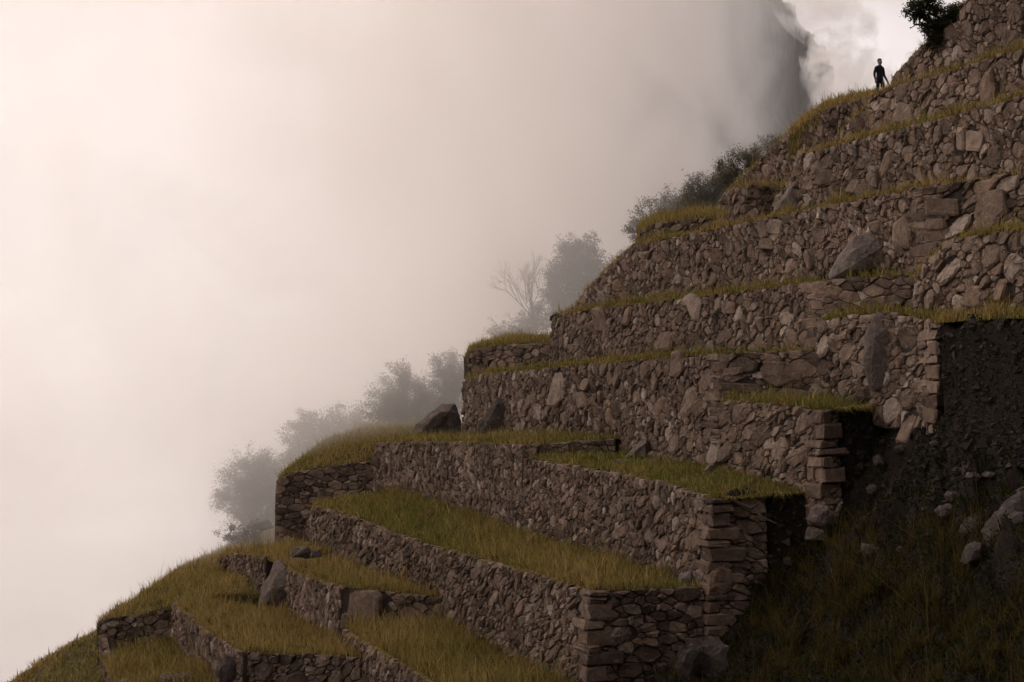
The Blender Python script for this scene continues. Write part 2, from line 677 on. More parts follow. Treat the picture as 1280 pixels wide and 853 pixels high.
def grid_mesh(rows, sub=6, amp=0.06, scale=0.8, seed=0.0):
    """rows[r][c] of Vectors -> finely divided, uneven grid (V, T)"""
    Rn, Cn = len(rows), len(rows[0])
    G = np.array([[list(v) for v in r] for r in rows])

    def lerp_axis(A, k):
        n = A.shape[0]
        t = np.linspace(0, n - 1, (n - 1) * k + 1)
        i = np.minimum(t.astype(int), n - 2)
        f = (t - i)[:, None, None]
        return A[i] * (1 - f) + A[i + 1] * f
    sr, sc_ = (sub, sub) if np.isscalar(sub) else sub
    G = lerp_axis(G, sr)
    G = np.transpose(lerp_axis(np.transpose(G, (1, 0, 2)), sc_), (1, 0, 2))
    n, m = G.shape[:2]
    for i in range(n):
        for j in range(m):
            x, y, z = G[i, j]
            G[i, j, 2] = z + amp * fbm((x + seed, y, z * 0.5), scale)
    V = G.reshape(-1, 3)
    T = []
    for i in range(n - 1):
        for j in range(m - 1):
            a = i * m + j
            T += [(a, a + 1, a + m + 1), (a, a + m + 1, a + m)]
    return V, np.array(T)


def skew(pan, ret):
    """horizontal direction of a return wall, scaled so that one unit of it goes one metre into the hill"""
    d = ret.d if ret.d.dot(-pan.n) > 0 else -ret.d
    return d / max(0.35, d.dot(-pan.n))


def terrace(pan, depth, rise0, rise1, name='terrace_ground', u0=None, u1=None, ret=None, back=0.12, lift=-0.02):
    """turf behind a wall top, running back to the foot of the next wall; rise0 at the far end"""
    u0 = 0.0 if u0 is None else u0
    u1 = pan.L - (0.15 if ret is not None else 0.0) if u1 is None else u1
    n = max(6, int((u1 - u0) / 0.7))
    # panel point 0 is the left (far) end in the photograph
    dv = -pan.n if ret is None else skew(pan, ret)
    rows = []
    ks = (0.0, 0.08, 0.22, 0.4, 0.6, 0.8, 1.0)
    for k in ks:
        r = []
        for u in np.linspace(u0, u1, n):
            p = pan.pos(min(max(u, 0), pan.L), pan.top(u), -back) + pan.d * (u - min(max(u, 0), pan.L))
            f = (u - u0) / (u1 - u0)
            q = p + dv * (depth * k)
            q.z = p.z + lift + (rise0 * (1 - f) + rise1 * f) * k
            r.append(q)
        rows.append(r)
    V, T = grid_mesh(rows, (2, 1), 0.05, 0.9, random.random() * 50)
    o = np_tri_obj(name, V, T, TURF, smooth=True)
    o['kind'] = 'structure'
    front = np.array([list(pan.pos(u, pan.top(u), -0.10)) for u in np.linspace(max(u0, 0), min(u1, pan.L), n * 2)])
    return V, T, front, np.array(list(pan.n))


def bank(pan, depth, rise, ret, drop=3.2, out=1.3):
    """bare earth falling away from the open right end of a terrace"""
    u = pan.L
    rows = []
    k0 = min(0.9, ret.L / skew(pan, ret).length / depth)      # the return wall itself covers the first stretch
    for (o_, dz) in ((-0.7, -0.10), (-0.12, -0.05), (0.14, -0.22), (0.32, -0.7), (0.6 * out, -drop * 0.5), (out, -drop)):
        r = []
        for k in np.linspace(0.0, 1.0, 14):
            p = pan.pos(u, pan.top(u), -0.2) + skew(pan, ret) * (depth * k) + pan.d * (o_ * min(1.0, max(0.0, (k - k0 + 0.05) / (1.05 - k0))) - (0.35 if k < k0 - 0.05 else 0.0) if o_ > 0 else o_)
            p.z = pan.top(u) + rise * k + dz
            r.append(p)
        rows.append(r)
    V, T = grid_mesh(rows, (4, 4), 0.42, 1.1, 5.0 + u)
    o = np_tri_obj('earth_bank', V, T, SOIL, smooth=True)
    o['kind'] = 'structure'
    edge = np.array([list(pan.pos(u, pan.top(u), -0.2) + skew(pan, ret) * (depth * k) + Vector((0, 0, rise * k))) for k in np.linspace(0.05, 1, 12)])
    return edge, np.array(list(pan.d)), V, T


def sample_tris(V, T, density, rs):
    a, b, c = V[T[:, 0]], V[T[:, 1]], V[T[:, 2]]
    ar = 0.5 * np.linalg.norm(np.cross(b - a, c - a), axis=1)
    N = int(ar.sum() * density)
    if N < 1:
        return np.zeros((0, 3))
    idx = rs.choice(len(T), N, p=ar / ar.sum())
    r1, r2 = np.sqrt(rs.random(N)), rs.random(N)
    return a[idx] * (1 - r1)[:, None] + b[idx] * (r1 * (1 - r2))[:, None] + c[idx] * (r1 * r2)[:, None]


def patch_noise(Pn, s, seed):
    """cheap smooth noise for many points: sum of rotated sines"""
    r = np.random.default_rng(seed)
    v = np.zeros(len(Pn))
    for k in range(7):
        w = r.normal(0, 1, 2) * s * (1 + k * 0.5)
        v += np.sin(Pn[:, 0] * w[0] + Pn[:, 1] * w[1] + r.uniform(0, 6.28)) / (1 + 0.35 * k)
    return v / 2.6


GREEN = np.array((0.185, 0.186, 0.042))
OCHRE = np.array((0.39, 0.278, 0.098))
STRAW = np.array((0.42, 0.315, 0.135))
DRY = np.array((0.13, 0.078, 0.035))


def blades(base, rs, h, hvar=0.4, lean=0.35, width=0.016, mix=0.5, seed=1, hang=None, dirv=None, dark=1.0):
    """grass blades: 5 verts, 3 triangles each. mix 0 green .. 1 ochre"""
    N = len(base)
    if N == 0:
        return None
    if hang is None:        # worn and bare places
        base = base[patch_noise(base, 0.75, seed + 40) + rs.normal(0, 0.3, N) > -0.78]
        N = len(base)
    nz_ = patch_noise(base, 0.9, seed)
    nz2 = patch_noise(base, 2.6, seed + 5)
    H = h * np.exp(rs.normal(0, hvar, N)) * np.clip(1 + 0.5 * nz_ + 0.4 * nz2, 0.3, 2.4) * np.where(rs.random(N) < 0.02, 1.9, 1.0)
    ang = rs.uniform(0, 2 * np.pi, N)
    wd = np.stack([np.cos(ang), np.sin(ang), np.zeros(N)], 1) * (width * rs.uniform(0.6, 1.4, N))[:, None]
    la = rs.uniform(0, 2 * np.pi, N)
    lm = np.abs(rs.normal(0, lean, N))
    ld = np.stack([np.cos(la) * lm, np.sin(la) * lm, np.ones(N)], 1)
    if hang is not None:
        ld = ld * 0.5 + hang[None, :] * rs.uniform(0.3, 1.0, N)[:, None]
    mid = base + ld * (H * 0.55)[:, None]
    tip = mid + (ld * np.array((1.9, 1.9, 0.75)) + (dirv if dirv is not None else 0.0)) * (H * 0.45)[:, None]
    if hang is not None:
        tip[:, 2] -= H * rs.uniform(0.3, 1.0, N)
    V = np.empty((N, 5, 3))
    V[:, 0] = base - wd; V[:, 1] = base + wd
    V[:, 2] = mid - wd * 0.7; V[:, 3] = mid + wd * 0.7
    V[:, 4] = tip
    idx = (np.arange(N) * 5)[:, None]
    T = np.concatenate([idx + np.array((0, 1, 3)), idx + np.array((0, 3, 2)), idx + np.array((2, 3, 4))], 0)
    nz0 = patch_noise(base, 0.35, seed + 3)
    k = np.clip(mix + 0.45 * nz0 + 0.30 * nz_ + 0.15 * nz2 + rs.normal(0, 0.16, N), 0, 1)[:, None]
    c = GREEN * (1 - k) + OCHRE * k
    s = rs.random(N)[:, None]
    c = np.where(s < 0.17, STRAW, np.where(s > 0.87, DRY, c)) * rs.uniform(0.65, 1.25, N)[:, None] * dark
    Cc = np.repeat(c[:, None, :], 5, 1)
    return V.reshape(-1, 3), T, Cc.reshape(-1, 3)


def merge(parts):
    Vs, Ts, Cs, o = [], [], [], 0
    for p in parts:
        if p is None: continue
        v, t, c = p
        Vs.append(v); Ts.append(t + o); Cs.append(c); o += len(v)
    return np.concatenate(Vs), np.concatenate(Ts), np.concatenate(Cs)


def grass_obj(label, parts, name='grass'):
    V, T, C = merge(parts)
    o = np_tri_obj(name, V, T, GRASS, color=C)
    tag(o, label, 'grass', None, 'stuff')
    return o


def near_edge(front, rs, n, spread=0.25, zoff=0.0):
    seg = front[1:] - front[:-1]
    L = np.linalg.norm(seg, axis=1)
    i = rs.choice(len(seg), n, p=L / L.sum())
    p = front[i] + seg[i] * rs.random(n)[:, None]
    return p, L.sum()


def terrace_grass(label, sh, h=0.2, dens=160, edge=110, mix=0.5, seed=1, hang=35, width=0.016, dark=1.0, eh=1.0):
    V, T, front, nrm = sh
    rs = np.random.default_rng(seed)
    parts = [blades(sample_tris(V, T, dens, rs), rs, h, mix=mix, seed=seed, width=width, dark=dark)]
    L = np.linalg.norm(front[1:] - front[:-1], axis=1).sum()
    p, _ = near_edge(front, rs, int(L * edge))
    p = p - nrm[None, :] * rs.gamma(1.5, 0.16, len(p))[:, None]
    keep = patch_noise(p, 1.1, seed + 9) + rs.normal(0, 0.35, len(p)) > -0.55
    parts.append(blades(p[keep], rs, h * 0.9 * eh, mix=mix, seed=seed, width=width, dark=dark))
    if hang:
        p, _ = near_edge(front, rs, int(L * hang))
        p = p + nrm[None, :] * 0.02
        keep = patch_noise(p, 0.7, seed + 19) + rs.normal(0, 0.3, len(p)) > 0.0
        parts.append(blades(p[keep], rs, h * 0.8, mix=min(1, mix + 0.25), seed=seed, hang=nrm, width=width, dark=dark))
    return grass_obj(label, parts)


# ================================================================== THE TERRACE WALLS (top of the hill first)
COARSE = [(0.43, 0.055), (0.30, 0.15), (0.205, 0.40), (0.145, 0.8), (0.105, 1.0), (0.075, 0.6)]
MID = [(0.40, 0.05), (0.28, 0.17), (0.195, 0.45), (0.14, 0.9), (0.10, 1.0), (0.072, 0.6)]
FINE = [(0.36, 0.03), (0.26, 0.14), (0.19, 0.45), (0.14, 0.9), (0.10, 1.0), (0.075, 0.5)]
COURSE = [(0.26, 0.10), (0.18, 0.5), (0.13, 0.8), (0.09, 0.8)]

cS, cT, cU, cV, cW, cF, cD, cE, cK, cL = 43.8, 42.2, 40.6, 38.9, 36.5, 33.5, 29.0, 24.0, 20.0, 15.0

S1 = Panel([(1112, 103, 118), (1135, 80, 112), (1158, 55, 104), (1198, 26, 92)], cS)
S2 = Panel([(1196, 12, 92), (1204, 4, 90), (1240, -14, 80), (1320, -50, 55)], cS - 0.7)
build_wall('topmost stone wall, below the hanging bush and above the walking person', [(S1, dict(R=COARSE)), (S2, dict(R=COARSE))], seed=11, shift=0.08)

T1 = Panel([(1044, 172, 192), (1068, 151, 186), (1085, 130, 182), (1098, 117, 176), (1115, 109, 170), (1180, 92, 152), (1235, 74, 134), (1320, 47, 108)], cT)
build_wall('second highest stone wall, its top just under the walking person', [(T1, dict(R=COARSE, feat=[[(1121, 154), (1127, 127), (1142, 131), (1145, 156)], [(1102, 138), (1104, 122), (1116, 124), (1114, 140)], [(1226, 140), (1232, 98), (1246, 82), (1250, 110), (1244, 138)]]))], seed=12, shift=0.05)

T2 = Panel([(890, 268, 275), (905, 246, 274), (930, 220, 270), (960, 190, 262), (990, 163, 250), (1030, 138, 215)], cT + 1.6)
T2r = Panel([(1030, 137, 175), (1090, 119, 150)], cT + 1.6, cT + 2.2)
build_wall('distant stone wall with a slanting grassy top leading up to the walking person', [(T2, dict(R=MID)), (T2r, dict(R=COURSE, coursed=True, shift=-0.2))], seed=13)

U1 = Panel([(966, 262, 276), (982, 228, 274), (1000, 193, 270), (1060, 177, 260), (1120, 163, 254), (1200, 141, 243), (1320, 109, 228)], cU)
build_wall('high stone wall with large pale stones, above the leaning grey slab', [(U1, dict(R=COARSE, feat=[[(1197, 188), (1199, 158), (1210, 161), (1209, 190)], [(1211, 162), (1234, 166), (1231, 191), (1211, 189)], [(1101, 212), (1108, 190), (1119, 186), (1117, 208), (1106, 228)], [(1022, 232), (1030, 211), (1042, 212), (1044, 228), (1030, 234)], [(1060, 240), (1066, 222), (1076, 225), (1074, 243)], [(1086, 232), (1092, 206), (1100, 210), (1098, 236)]]))], seed=14, shift=0.06)

X1 = Panel([(910, 236, 275), (933, 233, 276)], cU - 0.5)
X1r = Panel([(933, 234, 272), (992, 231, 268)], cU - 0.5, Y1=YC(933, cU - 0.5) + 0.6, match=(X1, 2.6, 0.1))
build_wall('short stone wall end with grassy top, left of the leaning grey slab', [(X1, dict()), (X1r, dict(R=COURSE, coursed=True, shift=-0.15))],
           [(X1, 1, X1r, 0)], seed=15)

Z1r = Panel([(796, 296, 306), (812, 281, 304), (860, 275, 300), (914, 271, 290)], 0, Y0=80.6, Y1=76.3)
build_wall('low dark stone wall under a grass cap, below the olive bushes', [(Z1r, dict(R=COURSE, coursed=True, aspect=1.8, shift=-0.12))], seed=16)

V1 = Panel([(716, 384, 392), (730, 366, 392), (760, 334, 390), (790, 306, 388), (840, 297, 384), (912, 282, 378), (1000, 264, 366), (1080, 248, 356), (1155, 234, 346)], cV)
V1r = Panel([(1155, 234, 322), (1200, 231, 312), (1310, 227, 300)], cV, cU - 0.3, match=(V1, 3.0, 0.05))
build_wall('long stone wall with the slanting boulder leaning at its foot', [(V1, dict(R=MID, u1=0.36, feat=[[(960, 292), (962, 274), (977, 274), (977, 294)], [(950, 312), (952, 298), (966, 298), (968, 312)], [(1114, 308), (1118, 280), (1134, 268), (1142, 290), (1138, 312)], [(1010, 340), (1000, 318), (1012, 310), (1020, 336)]])), (V1r, dict(feat_shade=-0.35, R=COARSE, u0=0.36, aspect=1.5, shift=-0.1, feat=[[(1218, 238), (1258, 236), (1264, 266), (1250, 277), (1220, 275)], [(1158, 250), (1200, 248), (1201, 270), (1158, 271)], [(1158, 273), (1184, 272), (1186, 288), (1158, 290)]]))],
           [(V1, 1, V1r, 0)], seed=17, shift=0.03)

VR = Panel([(1140, 352, 392), (1160, 322, 394), (1188, 300, 396), (1240, 292, 398), (1320, 284, 400)], cV - 2.0)
build_wall('stone wall with squarish pale stones beside the right edge, grass at its foot', [(VR, dict(R=COARSE, aspect=1.25, feat=[[(1205, 384), (1214, 357), (1232, 357), (1230, 380), (1222, 386)], [(1244, 376), (1247, 349), (1260, 348), (1258, 376)]]))], seed=18, shift=0.06)

W1 = Panel([(687, 395, 455), (740, 386, 453), (830, 376, 450), (920, 365, 446), (1020, 352, 442)], cW)
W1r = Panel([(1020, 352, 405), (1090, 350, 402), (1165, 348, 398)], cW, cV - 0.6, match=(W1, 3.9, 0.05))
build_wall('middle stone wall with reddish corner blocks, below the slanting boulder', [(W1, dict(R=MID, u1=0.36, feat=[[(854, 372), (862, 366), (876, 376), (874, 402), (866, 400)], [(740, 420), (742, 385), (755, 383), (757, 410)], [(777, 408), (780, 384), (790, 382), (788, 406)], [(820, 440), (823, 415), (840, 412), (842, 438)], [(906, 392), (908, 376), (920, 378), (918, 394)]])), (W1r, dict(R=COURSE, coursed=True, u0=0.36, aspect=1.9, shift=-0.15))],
           [(W1, 1, W1r, 0)], seed=19)

WR = Panel([(1018, 402, 500), (1060, 394, 503), (1100, 390, 506), (1140, 396, 510), (1172, 404, 518)], cW - 0.7)
WRr = Panel([(1172, 404, 530), (1196, 406, 520)], cW - 0.7, cW + 0.5, match=(WR, 3.6, 0.1))
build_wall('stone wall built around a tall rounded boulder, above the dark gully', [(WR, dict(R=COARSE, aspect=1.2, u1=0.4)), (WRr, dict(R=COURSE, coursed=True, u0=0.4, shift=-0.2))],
           [(WR, 1, WRr, 0)], seed=20, shift=0.04)

F1 = Panel([(577, 478, 552), (600, 468, 550), (700, 459, 548), (760, 453, 555), (840, 447, 575), (897, 442, 606)], cF)
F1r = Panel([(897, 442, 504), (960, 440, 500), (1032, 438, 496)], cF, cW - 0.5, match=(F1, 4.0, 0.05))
build_wall('long stone wall with pale upright stones, behind the dark pointed boulder', [(F1, dict(R=COARSE, u1=0.36, feat=[[(687, 508), (690, 466), (701, 463), (703, 500), (697, 510)], [(722, 486), (727, 472), (736, 475), (733, 490)], [(743, 505), (746, 488), (753, 490), (752, 504)], [(725, 512), (720, 492), (728, 488), (731, 508)], [(835, 470), (838, 440), (846, 437), (852, 462), (846, 472)], [(853, 520), (857, 482), (866, 480), (868, 505), (862, 522)], [(885, 578), (888, 548), (898, 546), (902, 575), (895, 584)]])), (F1r, dict(feat_shade=-0.45, R=COARSE, u0=0.36, aspect=1.9, shift=-0.12, feat=[[(952, 462), (960, 451), (985, 453), (1008, 466), (1002, 477), (970, 484), (955, 475)], [(903, 462), (930, 458), (930, 468), (903, 472)], [(898, 490), (900, 478), (950, 480), (955, 492)]]))],
           [(F1, 1, F1r, 0)], seed=21)

FR = Panel([(900, 501, 600), (930, 503, 606), (980, 507, 614), (1028, 513, 628)], cF - 0.3)
FRr = Panel([(1028, 513, 640), (1052, 516, 630)], cF - 0.3, cF + 0.7, match=(FR, 4.2, 0.15))
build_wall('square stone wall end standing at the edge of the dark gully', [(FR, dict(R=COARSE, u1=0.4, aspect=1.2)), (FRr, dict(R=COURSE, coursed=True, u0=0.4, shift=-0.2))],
           [(FR, 1, FRr, 0)], seed=22)

G1r = Panel([(581, 450, 482), (592, 437, 478), (630, 431, 474), (686, 428, 468)], 0, Y0=93.0, Y1=87.0)
build_wall('low dark stone wall under a grass cap, left of the middle wall', [(G1r, dict(R=COURSE, coursed=True, aspect=1.9, shift=-0.12))], seed=23)

D1 = Panel([(467, 554, 616), (520, 552, 626), (580, 553, 643), (652, 557, 664)], cD)
D2 = Panel([(652, 573, 666), (700, 580, 688), (760, 590, 710), (830, 604, 732), (888, 625, 752)], cD)
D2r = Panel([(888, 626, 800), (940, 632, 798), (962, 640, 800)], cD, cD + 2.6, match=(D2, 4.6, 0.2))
D1r = Panel([(652, 558, 580), (770, 556, 576)], cD, cF - 0.4, match=(D1, 4.6, 0.4))
build_wall('long tall stone wall with a stepped top, ending in a stack of corner blocks', [(D1, dict(R=FINE)), (D2, dict(R=FINE, u1=0.36)), (D2r, dict(feat_shade=-0.2, R=COURSE, coursed=True, u0=0.36, aspect=1.8, shift=-0.05, feat=[[(884, 735), (886, 715), (900, 706), (916, 712), (924, 728), (918, 740), (900, 744)]])),
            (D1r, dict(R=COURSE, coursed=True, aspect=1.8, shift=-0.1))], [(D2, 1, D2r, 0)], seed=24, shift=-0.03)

H1r = Panel([(343, 612, 672), (350, 598, 668), (365, 591, 664), (400, 585, 656), (440, 579, 640), (469, 575, 625)], 0, Y0=94.0, Y1=92.6)
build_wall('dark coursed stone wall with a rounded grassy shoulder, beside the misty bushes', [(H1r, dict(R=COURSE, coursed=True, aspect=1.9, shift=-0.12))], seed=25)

E1 = Panel([(386, 634, 692), (400, 634, 696), (440, 646, 712), (530, 680, 760), (600, 699, 806), (660, 716, 834), (735, 740, 880)], cE)
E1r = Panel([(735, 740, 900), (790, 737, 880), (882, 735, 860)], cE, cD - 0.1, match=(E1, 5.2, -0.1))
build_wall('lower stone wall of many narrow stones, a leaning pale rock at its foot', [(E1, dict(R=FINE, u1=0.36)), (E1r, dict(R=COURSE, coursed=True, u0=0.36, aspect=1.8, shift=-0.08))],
           [(E1, 1, E1r, 0)], seed=26, shift=-0.05)

K1 = Panel([(358, 712, 774), (385, 720, 786), (424, 734, 806)], cK)
K1r = Panel([(424, 734, 782), (480, 732, 790), (552, 730, 800)], cK, cE - 0.1, match=(K1, 4.3, -0.3))
build_wall('small stone wall with a dark slab-faced end, under the ochre grass', [(K1, dict(R=FINE, u1=0.1)), (K1r, dict(feat_shade=-0.5, R=COARSE, u0=0.1, aspect=1.8, shift=-0.2, feat=[[(424, 738), (470, 738), (479, 746), (478, 775), (430, 773)]]))], seed=27, shift=-0.05)

K0 = Panel([(262, 704, 722), (290, 692, 732), (330, 696, 750)], cK)
build_wall('ruined strip of wall left of the large sloping rock', [(K0, dict(R=FINE))], seed=28, shift=-0.1)

K2 = Panel([(424, 786, 900), (470, 812, 920), (520, 842, 930), (580, 880, 960)], cK - 0.6)
build_wall('stone wall running down out of the bottom of the picture', [(K2, dict(R=FINE))], seed=29, shift=-0.05)

L1 = Panel([(214, 750, 806), (240, 772, 832), (268, 796, 860), (300, 815, 890)], cL)
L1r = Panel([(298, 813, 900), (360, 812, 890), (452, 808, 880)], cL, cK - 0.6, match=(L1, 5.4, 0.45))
build_wall('lowest stone wall with rounded boulders in its dark end face', [(L1, dict(R=FINE)), (L1r, dict(R=COARSE, aspect=1.4, shift=-0.15))], seed=30, shift=-0.06)

M1r = Panel([(121, 777, 860), (135, 774, 840), (168, 770, 818), (216, 760, 806)], 0, Y0=83.6, Y1=83.0)
M1 = Panel([(121, 778, 930), (130, 812, 930), (142, 846, 930), (190, 868, 930)], 0, Y0=83.5, Y1=YC(190, 11.0))
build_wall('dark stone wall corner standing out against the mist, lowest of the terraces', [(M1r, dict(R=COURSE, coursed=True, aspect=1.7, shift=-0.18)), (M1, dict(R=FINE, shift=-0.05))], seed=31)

# ------------------------------------------------------------------ terrace tops
sh_S = terrace(S2, 5.0, 0.3, 0.3)
sh_S1 = terrace(S1, 4.0, 0.6, 0.3)
sh_T = terrace(T1, 2.6, 0.05, 0.05)
sh_T2 = terrace(T2, 4.0, 0.2, 0.2)
sh_U = terrace(U1, 3.0, 0.05, 0.05)
sh_V = terrace(V1, 3.0, 0.05, 0.05, ret=V1r)
sh_VR = terrace(VR, 4.0, 0.1, 0.1)
sh_W = terrace(W1, 3.9, 0.05, 0.05, ret=W1r)
sh_WR = terrace(WR, 3.6, 0.1, 0.1, ret=WRr)
sh_F = terrace(F1, 4.0, 0.2, 0.05, ret=F1r)
sh_FR = terrace(FR, 4.2, 0.15, 0.15, ret=FRr)
sh_D1 = terrace(D1, 4.6, 0.35, 0.4, u0=-1.0, ret=D1r)
sh_D2 = terrace(D2, 4.6, 0.2, 0.2, ret=D2r)
sh_E = terrace(E1, 5.2, 0.9, -0.1, ret=E1r)
sh_K = terrace(K1, 4.3, -0.1, -0.3, u0=-6.8, ret=K1r)
sh_K0 = terrace(K0, 5.5, 0.3, 0.2)
sh_K2 = terrace(K2, 4.6, 0.2, 0.0)
sh_L = terrace(L1, 5.4, -0.1, 0.45, ret=L1r)
sh_X = terrace(X1, 2.6, 0.1, 0.1, ret=X1r)


BANKS = [bank(D2, 4.6, 0.2, D2r), bank(FR, 4.2, 0.15, FRr), bank(WR, 3.6, 0.1, WRr)]


def patch(rows, sub=5, amp=0.12, scale=0.6, name='hill_slope', mat=None, smooth=True):
    V, T = grid_mesh([[P(*p) for p in r] for r in rows], sub, amp, scale, random.random() * 40)
    o = np_tri_obj(name, V, T, mat or TURF, smooth=smooth)
    o['kind'] = 'structure'
    return V, T


# shoulder above the dark coursed wall, left of the long stepped wall
pa_H = patch([[(345, 632, 94.4), (362, 617, 94.2), (400, 610, 93.8), (440, 604, 93.4), (469, 600, 93.0)],
              [(345, 607, 94.2), (362, 592, 94.0), (400, 585, 93.6), (440, 579, 93.2), (469, 575, 92.8)],
              [(352, 594, 96.5), (383, 573, 97), (420, 561, 96.5), (450, 557, 95), (472, 556, 93.8)],
              [(360, 586, 100), (400, 557, 101), (440, 541, 101.5), (482, 538, 100), (588, 548, 92)],
              [(372, 584, 103), (415, 552, 104.5), (452, 535, 106), (502, 530, 106), (604, 535, 99)],
              [(385, 640, 110), (430, 620, 113), (470, 600, 114), (510, 590, 114), (606, 585, 110)]], 5, 0.15)
# caps of the two low dark walls
pa_G = patch([[(580, 475, 93.3), (592, 462, 93.0), (630, 456, 90.7), (690, 452, 87.4)],
              [(580, 452, 93.1), (592, 438, 92.8), (630, 432, 90.5), (690, 428, 87.2)],
              [(584, 441, 95), (597, 432, 95), (632, 426, 93), (690, 424, 90)],
              [(588, 437, 98), (602, 430, 98), (634, 424, 97), (690, 424, 94)],
              [(590, 500, 104), (605, 490, 104), (640, 480, 104), (690, 470, 104)]], 5, 0.08)
pa_Z = patch([[(795, 316, 80.9), (810, 301, 80.5), (860, 294, 78.7), (916, 289, 76.6)],
              [(795, 298, 80.7), (810, 283, 80.3), (860, 276, 78.5), (916, 271, 76.4)],
              [(798, 288, 82.6), (814, 277, 82.2), (862, 270, 80.6), (916, 266, 78.7)],
              [(800, 284, 85.4), (818, 274, 85.4), (864, 267, 84.5), (918, 264, 82.6)],
              [(802, 350, 91.2), (820, 340, 91.2), (866, 330, 91.2), (920, 320, 91.2)]], 5, 0.08)
# the mound in front of the walking person
pa_T = patch([[(985, 202, 74.6), (1003, 188, 73.6), (1030, 169, 72.0), (1062, 159, 70.7), (1096, 150, 69.2)],
              [(985, 172, 74.4), (1003, 158, 73.4), (1030, 139, 71.8), (1062, 129, 70.5), (1096, 120, 69.0)],
              [(992, 160, 76.3), (1008, 149, 75.3), (1034, 131, 73.9), (1064, 123, 72.5), (1098, 117, 70.7)],
              [(998, 156, 79.0), (1014, 144, 78.1), (1038, 130, 76.3), (1068, 123, 75.3), (1104, 118, 73.5)],
              [(1004, 230, 83.7), (1020, 220, 83.7), (1044, 210, 83.7), (1074, 200, 83.7), (1110, 190, 81.8)]], 5, 0.06)
# turf shoulder at the foot of the ridge
pa_C = patch([[(121, 812, 84.0), (168, 804, 83.6), (214, 792, 83.2), (262, 782, 83.2), (330, 772, 83.2)],
              [(121, 778, 83.8), (168, 771, 83.4), (214, 758, 83.0), (262, 748, 83), (330, 740, 83)],
              [(150, 761, 89), (186, 745, 91), (226, 728, 92), (276, 716, 92), (336, 706, 92)],
              [(186, 743, 96), (222, 715, 100), (258, 701, 103), (300, 691, 103), (346, 684, 103)],
              [(205, 735, 103), (240, 707, 107), (272, 693, 109), (304, 673, 110), (346, 656, 111)],
              [(205, 800, 112), (245, 775, 116), (275, 760, 118), (305, 740, 119), (350, 725, 120)]], 6, 0.2)
pa_M = patch([[(124, 822, 83.2), (168, 812, 83), (218, 803, 82.6), (262, 812, 78)],
              [(138, 850, 77), (180, 846, 76), (232, 842, 75), (276, 848, 71)],
              [(150, 920, 68), (200, 920, 67), (260, 920, 66), (320, 930, 63)]], 6, 0.15)
pa_N = patch([[(-30, 1000, 68.6), (30, 990, 70.4), (90, 980, 72.2), (140, 960, 73.0)],
              [(-20, 930, 81.0), (35, 905, 81.8), (85, 885, 81.0), (135, 870, 79.2)],
              [(-12, 874, 91.5), (40, 840, 93.3), (85, 812, 91.5), (130, 790, 86.2)],
              [(-5, 868, 98.6), (48, 834, 99.4), (92, 806, 97.7), (140, 784, 93.3)],
              [(0, 980, 110.0), (60, 960, 110.0), (110, 940, 109.1), (160, 920, 105.6)]], 7, 0.35, 0.35)

# ledge at the foot of the wall beside the right edge, and the bare earth below it
pa_R = patch([[(1168, 404, 52.3), (1200, 402, 51.3), (1250, 400, 49.4), (1340, 397, 46.3)],
              [(1160, 401, 53.6), (1200, 399, 52.3), (1250, 397, 50.4), (1340, 393, 47.3)],
              [(1150, 397, 55.5), (1200, 394, 54.5), (1250, 391, 53), (1340, 386, 50)]], 5, 0.05)
pa_B = patch([[(1160, 406, 53.2), (1200, 403, 51.5), (1250, 401, 49.6), (1342, 398, 46.5)],
              [(1172, 409, 52.3), (1203, 407, 51.2), (1252, 405, 49.3), (1342, 402, 46.2)],
              [(1176, 436, 52.2), (1206, 434, 51.0), (1254, 432, 49.1), (1344, 428, 46.1)],
              [(1180, 505, 51.2), (1208, 505, 50.3), (1258, 505, 48.5), (1348, 505, 45.8)],
              [(1186, 590, 49.2), (1214, 590, 48.4), (1262, 590, 46.8), (1352, 590, 44.6)]], 11, 0.30, 1.4, 'earth_bank', SOIL)

# ------------------------------------------------------------------ the dark gully and the hillside towards the camera
gully_rows = []
cols = {
    820: [(745, 56), (800, 54.5), (870, 50.5), (960, 45), (1150, 38)],
    890: [(700, 57.5), (790, 55), (853, 51.5), (960, 44.5), (1150, 36)],
    960: [(610, 58.5), (700, 56.5), (790, 53), (960, 43.5), (1150, 34)],
    1040: [(522, 57.5), (640, 55.0), (750, 50), (950, 41), (1150, 33)],
    1110: [(516, 56.5), (620, 52.5), (740, 47), (950, 38.5), (1150, 31)],
    1185: [(406, 55), (560, 51), (720, 44.6), (950, 36.5), (1150, 29.5)],
    1260: [(398, 52), (560, 47.6), (720, 42), (950, 35), (1150, 28)],
    1400: [(380, 50), (540, 45), (700, 39.5), (950, 32.5), (1150, 26)],
    1600: [(330, 47), (500, 42), (680, 37), (950, 30), (1150, 23)],
}
for r in range(5):
    gully_rows.append([(px, cols[px][r][0], cols[px][r][1]) for px in sorted(cols)])
Vg, Tg = grid_mesh([[P(*p) for p in r] for r in gully_rows], (36, 20), 0.85, 0.55, 3.3)
for i in range(len(Vg)):
    if Vg[i, 0] < 22 and Vg[i, 1] > 34:
        x, y, z = Vg[i]
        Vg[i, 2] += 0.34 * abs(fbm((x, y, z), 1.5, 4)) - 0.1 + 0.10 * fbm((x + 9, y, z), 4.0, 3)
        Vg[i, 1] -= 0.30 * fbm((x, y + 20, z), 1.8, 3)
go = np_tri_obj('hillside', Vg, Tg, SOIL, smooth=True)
go['kind'] = 'structure'

